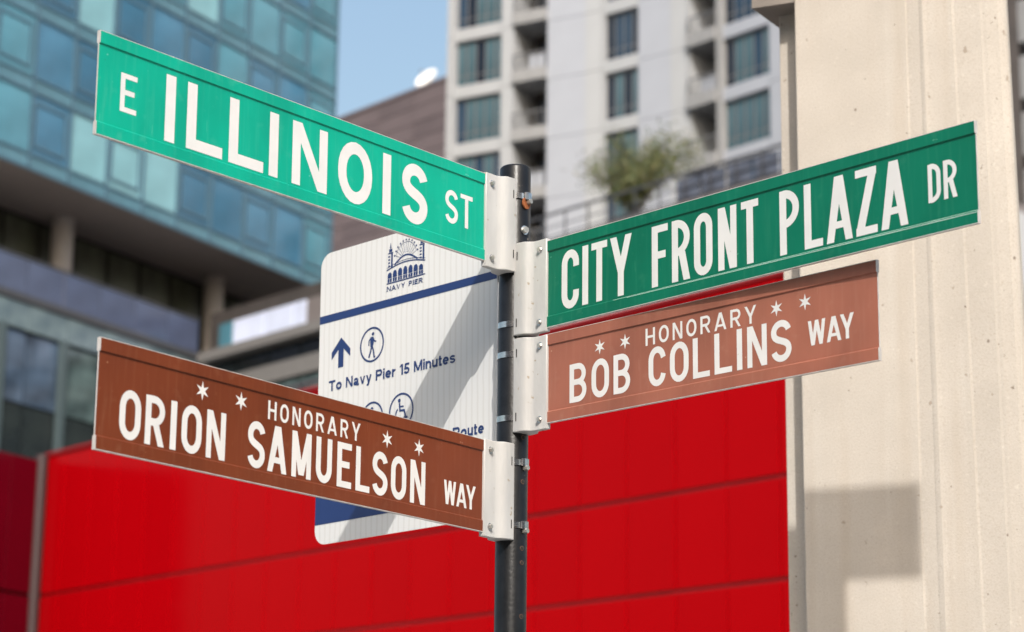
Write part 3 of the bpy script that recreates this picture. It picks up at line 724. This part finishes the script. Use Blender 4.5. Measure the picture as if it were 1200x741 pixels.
def panel_mesh(wd, h, m_, th=.034, nm='cladding_panel'):
    key = (round(wd, 3), round(h, 3), m_.name)
    if key not in meshes:
        q = MB(); b_ = .004
        v = [(0, th, 0), (wd, th, 0), (wd, th, h), (0, th, h), (0, b_, 0), (wd, b_, 0), (wd, b_, h), (0, b_, h), (b_, 0, b_), (wd - b_, 0, b_), (wd - b_, 0, h - b_), (b_, 0, h - b_)]
        q.poly(v, [(0, 1, 2, 3), (8, 11, 10, 9)] + [(i, 4 + i, 4 + (i + 1) % 4, (i + 1) % 4) for i in range(4)] + [(4 + i, 8 + i, 8 + (i + 1) % 4, 4 + (i + 1) % 4) for i in range(4)])
        o_ = q.build('t', m_); meshes[key] = o_.data; o_.data.name = nm; bpy.data.objects.remove(o_)
    return meshes[key]
while x < rx1 - .05:
    a, b_ = max(x, rx0), min(x + pw, rx1)
    if b_ - a > .1:
        for z0, z1 in zip(zs_, zs_[1:]):
            g_ = .055
            me = panel_mesh(b_ - a - .02, z1 - z0 - g_, M['red_panel'] if random.random() < .6 else M['red_panel_b'])
            o = link('cladding_panel', me, red, (a + .006, random.uniform(0, .006), z0 + g_ / 2)); o.rotation_euler = (random.uniform(-.0012, .0012), 0, random.uniform(-.0012, .0012))
    x += pw
MB().box(rx0 - .02, rx1, -.03, .6, topz, topz + .05).build('roof_edge', M['red_back'], red)
rl = MB(); rxe = RF.hit(330, 470)[0]
rl.box(rx0 + .1, rxe, 1.0, 1.05, topz + .50, topz + .55).box(rx0 + .1, rxe, 1.0, 1.04, topz + .26, topz + .29)
x = rx0 + .1
while x < rxe: rl.box(x, x + .06, .99, 1.06, topz - .03, topz + .50); x += .9
rl.build('roof_railing', M['dark_metal'], red)
# left return wing, its shade put into a darker red, with grey corner post
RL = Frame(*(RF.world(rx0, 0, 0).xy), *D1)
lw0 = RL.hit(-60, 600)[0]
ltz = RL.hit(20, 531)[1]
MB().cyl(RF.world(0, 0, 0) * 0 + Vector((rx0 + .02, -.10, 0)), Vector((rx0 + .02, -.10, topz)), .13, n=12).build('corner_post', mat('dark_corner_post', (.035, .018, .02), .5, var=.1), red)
wing = RL.empty('shaded_red_wing'); tag(wing, 'red glass clad wing with shade painted into its panels in the bottom left corner beyond the grey post', 'building')
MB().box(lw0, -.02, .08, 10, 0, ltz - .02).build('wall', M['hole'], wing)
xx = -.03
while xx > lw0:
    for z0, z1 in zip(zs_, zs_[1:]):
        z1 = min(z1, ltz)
        if z1 - z0 > .15: link('cladding_panel', panel_mesh(pw * .98 - .02, z1 - z0 - .055, M['shaded_red_panel']), wing, (xx - pw * .98, 0, z0 + .017))
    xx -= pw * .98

# ------------------------------------------------------------------ glass tower (upper left) on its podium
TO = at_depth(386, 340, 112.0)
T = Frame(TO.x, TO.y, *D1)                     # x=0 is the right-hand corner, x<0 towards the camera
tower = T.empty('glass_tower'); tag(tower, 'blue green glass office tower cantilevered at the upper left', 'building')
fz = [T.hit(386, y)[1] for y in (342, 270, 195, 119, 44, -32, -108)]
fh = (fz[5] - fz[0]) / 5; fz = [fz[0] + fh * k for k in range(0, 8)]
tx0 = T.hit(-70, 200)[0]
MB().box(tx0, -.06, .16, 26, fz[0] + .05, fz[-1] + 1).build('core', M['dark_metal'], tower)
sof = MB(); 
# soffit in panels
sw = 2.9
for i in range(int(-tx0 / sw) + 1):
    for j in range(8):
        a = -.1 - (i + 1) * sw
        o = MB().box(0, sw - .03, 0, 3.17, 0, .12)
        key = ('sof',)
        if key not in meshes:
            t_ = o.build('t', M['soffit']); meshes[key] = t_.data; t_.data.name = 'soffit_panel'; bpy.data.objects.remove(t_)
        link('soffit_panel', meshes[key], tower, (a, .1 + j * 3.2, fz[0] - .08 + random.uniform(-.006, .006)))
bx = [0] + [T.hit(x_, 230)[0] for x_ in (350, 315, 280, 246, 208)]
mod = -(bx[5] - bx[0]) / 5
bays = int(-tx0 / mod)
pal = {0: 0}
def shared(key, fn, m_, nm):
    if key not in meshes:
        t_ = fn().build('t', m_); meshes[key] = t_.data; t_.data.name = nm; bpy.data.objects.remove(t_)
    return meshes[key]
for k in range(7):
    z0 = fz[k]
    sp_h = .85 if k == 0 else .62
    for i in range(bays):
        a = -(i + 1) * mod
        rnd = random.random()
        if k == 0: ci = {3: 2, 4: 0, 5: 2, 6: 2, 7: 1, 8: 1}.get(i, 0 if rnd < .6 else 1) if i > 2 else (1 if i != 1 else 0)
        elif k == 1: ci = [1, 1, 3, 0, 1, 0, 1, 3, 0, 1][i % 10]
        else: ci = 3 if rnd < .3 else (0 if rnd < .68 else (1 if rnd < .96 else 2))
        if k == 0: ci = {0: 1, 1: 0, 2: 0, 3: 3, 4: 3, 5: 2, 6: 2, 7: 2, 8: 0, 9: 1}.get(i, 0)
        ci = 1 if i == 0 else ci; m_ = M['tg'][ci]
        o = link('glass_pane', shared(('tp', ci), lambda: MB().box(.06, mod - .06, .05, .12, 0, fh - .62 - .1), m_, 'glass_pane'), tower, (a, 0, z0 + .62 + .05))
        if k == 0: o.scale.z = 1
        link('spandrel', shared(('ts', 0), lambda: MB().box(.04, mod - .04, .03, .12, 0, .52), M['spandrel'], 'spandrel'), tower, (a, 0, z0 + .05))
        if (i + k) % 2 == 0:     # opening light with its own frame
            link('window_frame', shared(('tw',), lambda: MB().box(.24, .36, 0, .05, .35, fh - 1.0).box(mod - .36, mod - .24, 0, .05, .35, fh - 1.0).box(.36, mod - .36, 0, .05, .35, .47).box(.36, mod - .36, 0, .05, fh - 1.12, fh - 1.0), M['tower_frame'], 'window_frame'), tower, (a, 0, z0 + .62))
mu = MB()
for i in range(bays + 1): mu.box(-i * mod - .05, -i * mod + .05, -.06, .12, fz[0], fz[-1])
mu.build('mullions', M['tower_frame'], tower)
tr = MB()
for k in range(8):
    tr.box(tx0, 0, -.03, .028, fz[k] - .07, fz[k] + .05)
    tr.box(tx0, 0, -.03, .028, fz[k] + .57, fz[k] + .66)
tr.build('transoms', M['tower_frame'], tower)

# podium: recessed terrace storey, balustrade, lobby glazing on the left; dark wing on the right
pod = T.empty('glass_podium'); tag(pod, 'grey glazed podium building under the tower soffit with terrace and lobby windows', 'building')
xcn = T.hit(238, 417)[0]
zt0 = T.hit(187, 399)[1]         # podium roof slab edge
zt0 = (T.hit(0, 335)[1] + T.hit(237, 417)[1]) / 2
lo_, hi_ = .5, 14.
for _ in range(30):
    rec = (lo_ + hi_) / 2
    if T.hit(100, 284, rec)[1] > fz[0] - .35: hi_ = rec
    else: lo_ = rec
print('recess depth', rec)
x_w0 = tx0
MB().box(tx0, xcn + 14, rec + .3, 24, zt0 + .02, fz[0] - .09).build('recess_wall', M['hole'], pod)
zw1 = fz[0] - .35; n_ = 0; a = xcn + 13
zw0 = zt0 + .5
while a > tx0:
    link('terrace_window', shared(('rw',), lambda: MB().box(.12, 2.3, 0, .1, 0, zw1 - zw0), M['window_olive'], 'terrace_window'), pod, (a - 2.4, rec + .1, zw0)); a -= 2.45
for px_ in (70, 251):
    cxp, _ = T.hit(px_, 330, rec - 1.)
    MB().cyl((cxp, rec - 1., zt0), (cxp, rec - 1., fz[0] - .1), .5, n=20).build('column', M['podium_col'], pod)
# balustrade
bz1 = T.hit(100, 318)[1]
bz1 = zt0 + 1.75
a = xcn
while a > tx0:
    link('balustrade_pane', shared(('bp',), lambda: MB().box(.03, 2.35, 0, .05, 0, 1.5), M['lavender'], 'balustrade_pane'), pod, (a - 2.4, .3, zt0 + .12)); a -= 2.4
rl = MB(); rl.box(tx0, xcn, .25, .36, zt0 + 1.66, zt0 + 1.74); rl.build('handrail', M['dark_metal'], pod)
MB().box(tx0, xcn, -.1, 8, zt0 - .3, zt0).build('slab_edge', M['dark_metal'], pod)
lh = zt0 - .3
MB().box(tx0, xcn, .5, 20, 0, lh - .01).build('lobby_core', M['hole'], pod)
a = xcn; i = 0
band_h = 1.15
while a > tx0:
    link('glass_band', shared(('gb',), lambda: MB().box(.02, 2.38, 0, .2, 0, band_h - .05), M['pale_band'], 'glass_band'), pod, (a - 2.4, 0, lh - band_h))
    zz = lh - band_h - .05; j = 0
    for hh in (3.0, 3.0, 3.0, 3.0):
        ci = (0 if (i % 3) else 1) if j == 0 else (random.choice([0, 2, 2]) if j == 1 else 2)
        link('lobby_pane', shared(('lp', ci), lambda: MB().box(.06, 2.34, 0, .2, 0, 2.9), M['podium_glass'][ci], 'lobby_pane'), pod, (a - 2.4, .1, zz - hh)); zz -= hh; j += 1
    a -= 2.4; i += 1
mm = MB()
for px_ in (70, -4, 130): 
    x_, _ = T.hit(px_, 440); mm.box(x_ - .17, x_ + .17, -.25, .0, 0, lh - band_h)
mm.build('mullion_fin', mat('pale_grey_mullion', (.06, .085, .095), .3), pod)

# right wing of the podium: dark band, bright panes
WO = T.world(xcn, 0, 0); Wf = Frame(WO.x, WO.y, *D2)
wg = Wf.empty('podium_wing'); tag(wg, 'dark grey podium wing with panes painted as pale sky reflection beside the white panel sign', 'building')
wx1 = Wf.hit(500, 300)[0]
z_a = Wf.hit(300, 400)[1]       # sill line of the bright panes
z_b = Wf.hit(300, 367)[1]
z_c = Wf.hit(300, 432)[1]
z_d = Wf.hit(300, 452)[1]
MB().box(.05, wx1, .3, 12, 0, z_b + .7).build('wall', M['recess'], wg)
MB().box(0, wx1, -.5, 12, z_a - .45, z_a).build('slab', M['grey_fascia'], wg)
MB().box(0, wx1, -.05, .3, z_d, z_c).build('lower_fascia', M['grey_fascia'], wg)
bxs = [Wf.hit(p_, 385)[0] for p_ in (256, 272, 309, 343, 358)]
for i, (a, b_) in enumerate(zip(bxs, bxs[1:])):
    MB().box(a + .08, b_ - .08, 0, .2, z_a + .05, z_b - .05).build('window_pane', M['sky_pane'] if i else M['tg'][1], wg)
a = bxs[-1]
while a < wx1 - 2.5:
    link('window_pane', shared(('wgp',), lambda: MB().box(.06, 2.3, 0, .2, 0, z_b - z_a - .1), M['grey_post'], 'window_pane'), wg, (a, 0, z_a + .05)); a += 2.4
a = .2
while a < wx1 - 2.5:
    link('window_pane', shared(('wgd',), lambda: MB().box(.06, 2.3, .1, .3, 0, z_a - .45 - z_c - .1), M['podium_glass'][2], 'window_pane'), wg, (a, 0, z_c + .05))
    link('window_pane', shared(('wge',), lambda: MB().box(.06, 2.3, .1, .3, 0, 3.6), M['podium_glass'][0] if False else M['podium_glass'][1], 'window_pane'), wg, (a, 0, z_d - 3.7)); a += 2.4

# ------------------------------------------------------------------ purple brown block with the dish
BO = at_depth(460, 120, 165.0); BB = Frame(BO.x, BO.y, *D2)
blk = BB.empty('brown_office_block'); tag(blk, 'plain purple brown office block between the glass tower and the pale high-rise', 'building')
bz = BB.hit(460, 117)[1]; b0 = BB.hit(330, 150)[0]; b1 = BB.hit(600, 80)[0]
MB().box(b0, b1, .1, 30, 0, bz - .1).build('wall', M['recess'], blk)
row = 1.25; z = bz - .05 - row; j = 0
while z > bz - 22:
    x = b0; i = 0
    while x < b1 - 4:
        link('cladding_panel', shared(('bc', (i + j) % 3 == 0), lambda: MB().box(.03, 4.17, 0, .15, .03, row - .03), M['brown_block_b'] if (i + j) % 3 == 0 else M['brown_block'], 'cladding_panel'), blk, (x, random.uniform(0, .02), z)); x += 4.2; i += 1
    z -= row; j += 1
MB().box(b0, b1, -.08, .5, bz - .04, bz + .22).build('coping', M['brown_block'], blk)
dsx, _ = BB.hit(484, 104)
dish = BB.empty('satellite_dish'); tag(dish, 'white satellite dish on the roof edge of the purple brown block', 'satellite dish')
dw = BB.world(dsx, 1.5, bz + .2); dish.location = dw
q = MB(); q.cyl((0, 0, 0), (0, 0, .9), .12, n=10); q.build('mast', M['grey_post'], dish)
q = MB(); rings = []
ax3 = Vector((.1, -.75, .5)).normalized(); e3 = ax3.orthogonal().normalized(); g3 = ax3.cross(e3); v = []; ns = 24; nr = 6
for kq in range(nr + 1):
    rr_ = .95 * kq / nr + .001
    for i in range(ns):
        t_ = 2 * math.pi * i / ns; v.append(Vector((0, 0, 1.0)) + ax3 * (.38 * (rr_ / .95) ** 2) + (e3 * math.cos(t_) + g3 * math.sin(t_)) * rr_)
q.poly(v, [(kq * ns + i, kq * ns + (i + 1) % ns, (kq + 1) * ns + (i + 1) % ns, (kq + 1) * ns + i) for kq in range(nr) for i in range(ns)], True)
o = q.build('reflector', M['dish'], dish); sm = o.modifiers.new('s', 'SOLIDIFY'); sm.thickness = .05
q = MB(); q.cyl(Vector((0, 0, 1)), Vector((0, 0, 1)) + ax3 * 1.0, .03, n=6); q.cyl(Vector((0, 0, 1)) + ax3 * .95, Vector((0, 0, 1)) + ax3 * 1.1, .1, n=8); q.build('feed_horn', M['grey_post'], dish)

# ------------------------------------------------------------------ pale residential high-rise (three facets)
HR = empty('residential_high_rise', (0, 0, 0)); tag(HR, 'tall pale concrete apartment tower with balconies and blue window bays', 'building')
P0 = at_depth(525, 100, 118.0)
A1 = R(60); A2 = R(51); A3 = R(41.4)
FA = Frame(P0.x, P0.y, math.sin(A1), -math.cos(A1)); la = FA.hit(705, 100)[0]
P1 = FA.world(la, 0, 0); FB = Frame(P1.x, P1.y, math.sin(A2), -math.cos(A2)); lb = FB.hit(805, 100)[0]
P2 = FB.world(lb, 0, 0); FC = Frame(P2.x, P2.y, math.sin(A3), -math.cos(A3)); lc = FC.hit(960, 100)[0]
HR.location = (P0.x, P0.y, 0)
def sub(Fx, name):     # facet child frames are baked into the meshes' own transforms
    return Fx
def hl(o, Fx, x, y, z):
    o.location = Fx.world(x, y, z) - HR.location; o.rotation_euler = (0, 0, Fx.yaw)
FH = FA.hit(560, 97)[1]; FHt = FA.hit(560, 30)[1]; fl = FHt - FH       # storey height
print('storey', fl, 'tower storey', fh, 'red panel', dzs, pw)
NB, NT = -4, 3
zlo = FH - fl * 4.6; zhi = FH + fl * 3.6
def hbox(Fx, x0, x1, y0, y1, z0, z1, name, m_):
    o = MB().box(0, x1 - x0, y0, y1, 0, z1 - z0).build(name, m_, HR); hl(o, Fx, x0, 0, z0); return o
def window_bay(Fx, x0, x1, zsill, zhead, nl, palette):
    wdt = (x1 - x0)
    fo = None
    key = ('hf', round(wdt, 2), nl)
    def mk():
        q = MB(); t = .09
        q.box(0, wdt, .25, .34, 0, t).box(0, wdt, .25, .34, zhead - zsill - t, zhead - zsill)
        for i in range(nl + 1):
            c_ = wdt * i / nl; q.box(max(0, c_ - .045), min(wdt, c_ + .045), .25, .34, t, zhead - zsill - t)
        q.box(.04, wdt - .04, .27, .33, (zhead - zsill) * .22, (zhead - zsill) * .22 + .06)
        return q
    o = link('window', shared(key, mk, M['rail'], 'window'), HR); hl(o, Fx, x0, 0, zsill)
    for i in range(nl):
        mi = random.choice(palette)
        p = link('pane', shared(('hp', round(wdt, 2), nl, mi), lambda: MB().box(.05, wdt / nl - .05, .28, .31, .05, zhead - zsill - .05), M[mi], 'pane'), o, (wdt * i / nl, 0, 0))
def balcony(Fx, x0, x1, zf, dep=1.8):
    wdt = x1 - x0
    o = link('balcony', shared(('bs', round(wdt, 2)), lambda: MB().box(0, wdt, -.25, dep, -.38, .28), M['concrete_mid'], 'balcony'), HR); hl(o, Fx, x0, 0, zf)
    def mk():
        q = MB(); q.box(.03, wdt - .03, -.2, -.14, 1.12, 1.2)
        nb = max(2, int(wdt / .45))
        for i in range(nb + 1): c_ = .06 + (wdt - .12) * i / nb; q.box(c_ - .03, c_ + .03, -.19, -.15, .28, 1.12)
        q.box(.03, wdt - .03, -.18, -.165, .34, .98) if wdt > 99 else None
        return q
    link('railing', shared(('br', round(wdt, 2)), mk, M['rail'], 'railing'), o)
    link('door_glass', shared(('bg', round(wdt, 2)), lambda: MB().box(wdt * .3, wdt - .1, dep - .1, dep - .03, .28, 2.3), M['glass_dark'], 'door_glass'), o)
    if random.random() < .5:
        link('screen', shared(('bw', round(wdt, 2)), lambda: MB().box(wdt * .5, wdt - .05, -.1, -.05, .3, 1.05), M['concrete_blue'], 'screen'), o)
# backing cores
hbox(FA, .0, la, 2.3, 16, 0, zhi, 'core', M['recess']); hbox(FB, 0, lb, 2.3, 16, 0, zhi, 'core', M['recess']); hbox(FC, 0, lc, 2.3, 16, 0, zhi, 'core', M['recess'])
def xa(p): return FA.hit(p, 100)[0]
def xb(p): return FB.hit(p, 100)[0]
def xc_(p): return FC.hit(p, 100)[0]
# piers
def pier(Fx, x0, x1, m_, jn=True, y0=0., y1=2.3):
    wdt = x1 - x0
    for k in range(NB, NT + 1):
        o = link('precast_panel', shared(('pp', round(wdt, 2), m_.name, round(y0, 2)), lambda: MB().box(0, wdt, y0, y1, .0, fl - .03), m_, 'precast_panel'), HR); hl(o, Fx, x0, 0, FH - .55 + fl * k + .015)
pier(FA, 0, xa(533), M['concrete_hi'], y0=-.15); pier(FA, xa(588), xa(602), M['concrete_hi'], y0=-.1); pier(FA, xa(641), xa(686), M['concrete_blue']); pier(FA, xa(686) + .01, la, M['concrete_hi'], y0=-.03)
pier(FB, 0.02, xb(708), M['concrete_hi']); pier(FB, xb(748), xb(786), M['concrete_blue']); pier(FB, xb(786) + .01, lb, M['concrete_hi'], y0=-.03)
pier(FC, .02, xc_(808), M['concrete_hi']); pier(FC, xc_(841), xc_(847), M['concrete_mid'], y0=-.1); pier(FC, xc_(902), lc, M['concrete_blue'])
for k in range(NB, NT + 1):
    zf = FH + fl * k                           # window head = zf+..: sill at zf, head at zf + .78 fl
    pals = [['glass_teal', 'glass_teal', 'glass_dark'], ['glass_dark', 'glass_navy', 'glass_teal'], ['glass_navy', 'glass_teal'], ['glass_teal', 'glass_navy']]
    hd = fl * .785
    window_bay(FA, xa(533), xa(588), zf, zf + hd, 5, pals[k % 4]); hbox(FA, xa(533), xa(588), .05, 1, zf - (fl - hd) + .005, zf - .005, 'spandrel', M['concrete_hi'])
    window_bay(FB, xb(708), xb(748), zf - .1, zf + hd - .1, 4, pals[(k + 1) % 4]); hbox(FB, xb(708), xb(748), .05, 1, zf - .1 - (fl - hd) + .005, zf - .105, 'spandrel', M['concrete_hi'])
    zc = zf - .05
    window_bay(FC, xc_(847), xc_(902), zc, zc + hd, 5, pals[(k + 2) % 4] if k != 0 else ['glass_navy', 'glass_dark']); hbox(FC, xc_(847), xc_(902), .05, 1, zc - (fl - hd) + .005, zc - .005, 'spandrel', M['concrete_blue'])
    balcony(FA, xa(602), xa(641), zf - .1); balcony(FC, xc_(808), xc_(841), zf - .3)

# second high-rise glimpsed right of the pillar
QO = at_depth(1188, 100, 150.0); Q = Frame(QO.x, QO.y, *D2)
h2 = Q.empty('balcony_tower'); tag(h2, 'grey apartment tower with dark balconies glimpsed at the right edge beyond the pillar', 'building')
q0, q1 = Q.hit(1165, 100)[0], Q.hit(1215, 100)[0]
zq = [Q.hit(1190, y)[1] for y in (38, 104)]; qf = zq[0] - zq[1]
MB().box(q0 - 14, q1 + 6, 1.6, 14, 0, zq[0] + 3 * qf).build('core', M['recess'], h2)
for k in range(-7, 3):
    zf = zq[0] + qf * k
    o = link('balcony', shared(('qb',), lambda: MB().box(0, q1 - q0 + 20, -.3, 1.6, 0, qf * .27), M['concrete_mid'], 'balcony'), h2, (q0 - 14, 0, zf + qf * .24))
    link('pier', shared(('qp',), lambda: MB().box(0, 1.6, -.31, 1.6, 0, qf * .47), M['concrete_mid'], 'pier'), h2, (Q.hit(1199, 100)[0], 0, zf - qf * .23))

# ------------------------------------------------------------------ roof terrace with railing and tree in front of the high-rise
KO = at_depth(780, 245, 70.0); K_ = Frame(KO.x, KO.y, *D2)
ter = K_.empty('terrace_building'); tag(ter, 'low grey building with a railed roof terrace under the small tree', 'building')
kz = K_.hit(700, 268)[1]; k0 = K_.hit(560, 290)[0]; k1 = K_.hit(1010, 200)[0]
MB().box(k0, k1, 0, 10, 0, kz - .25).build('wall', M['concrete_hi'], ter)
MB().box(k0, k1, -.15, 10, kz - .245, kz).build('roof_slab', M['grey_post'], ter)
rl = MB(); rl.box(k0, k1, -.02, .04, kz + .92, kz + 1.0); rl.box(k0, k1, 0, .03, kz + .15, kz + .19); rl.box(k0, k1, 0, .03, kz + .5, kz + .53)
x = k0
while x < k1: rl.box(x, x + .05, 0, .04, kz + .001, kz + .92); x += 1.1
rl.build('railing', M['dark_metal'], ter)
x = K_.hit(790, 235)[0]
while x < k1 - 1.2:
    link('glass_screen', shared(('gs',), lambda: MB().box(.05, 1.05, .06, .08, .08, .85), M['screen_dark'], 'glass_screen'), ter, (x, 0, kz)); x += 1.1

def make_tree(fr, pxc, d, z0, h, rad, label, cat='tree', nleaf=2600, seed=3):
    rnd = random.Random(seed)
    x, _ = fr.hit(pxc, 220, d); root = fr.empty('small_tree'); root.location = fr.world(x, d, z0); tag(root, label, cat)
    tk = MB(); tips = []
    def limb(a, dirv, ln, r, depth):
        b = a + dirv * ln; tk.cyl(a, b, r, r * .6, n=7, caps=False); tips.append((b, depth))
        if depth < 4:
            for _ in range(3 if depth < 2 else 2):
                nd = (dirv + Vector((rnd.uniform(-1, 1), rnd.uniform(-1, 1), rnd.uniform(-.25, .7))) * .75).normalized()
                limb(b, nd, ln * rnd.uniform(.6, .85), r * .6, depth + 1)
    limb(Vector((0, 0, 0)), Vector((.03, 0, 1)), h * .10, .07, 0)
    for dx in (-.8, -.35, .3, .75, 1.1): limb(Vector((0, 0, h * .06)), Vector((dx, rnd.uniform(-.4, .4), 1)).normalized(), h * .2 * rnd.uniform(.75, 1.1), .045, 1)
    tk.build('trunk', M['bark'], root)
    for mi, fac in (('foliage', .6), ('foliage_b', .4)):
        lf = MB()
        pts_ = [t for t, dp in tips if dp >= 2]
        for i in range(int(nleaf * fac)):
            c = rnd.choice(pts_) + Vector([rnd.gauss(0, .24) for _ in range(3)])
            sz = rnd.uniform(.035, .08); e = Vector([rnd.gauss(0, 1) for _ in range(3)]).normalized(); g_ = e.orthogonal().normalized()
            lf.poly([c - e * sz, c + g_ * sz * .45, c + e * sz, c - g_ * sz * .45], [(0, 1, 2, 3)])
        me = bpy.data.meshes.new('crown'); me.from_pydata(lf.v, [], lf.f); me.materials.append(M[mi]); tag(link('crown', me, root), kind='stuff')
    return root
make_tree(K_, 744, 1.3, kz + .3, 4.8, 1.3, 'small olive leaved tree on the roof terrace in front of the high-rise', nleaf=9500)
ob_ = K_.empty('planter_box'); xx_, _ = K_.hit(744, 250, 1.3); ob_.location = K_.world(xx_, 1.3, kz)
tag(ob_, 'dark planter box holding the small roof terrace tree', 'planter')
MB().box(-.7, .7, -.6, .6, .001, .5).build('box', M['dark_metal'], ob_)
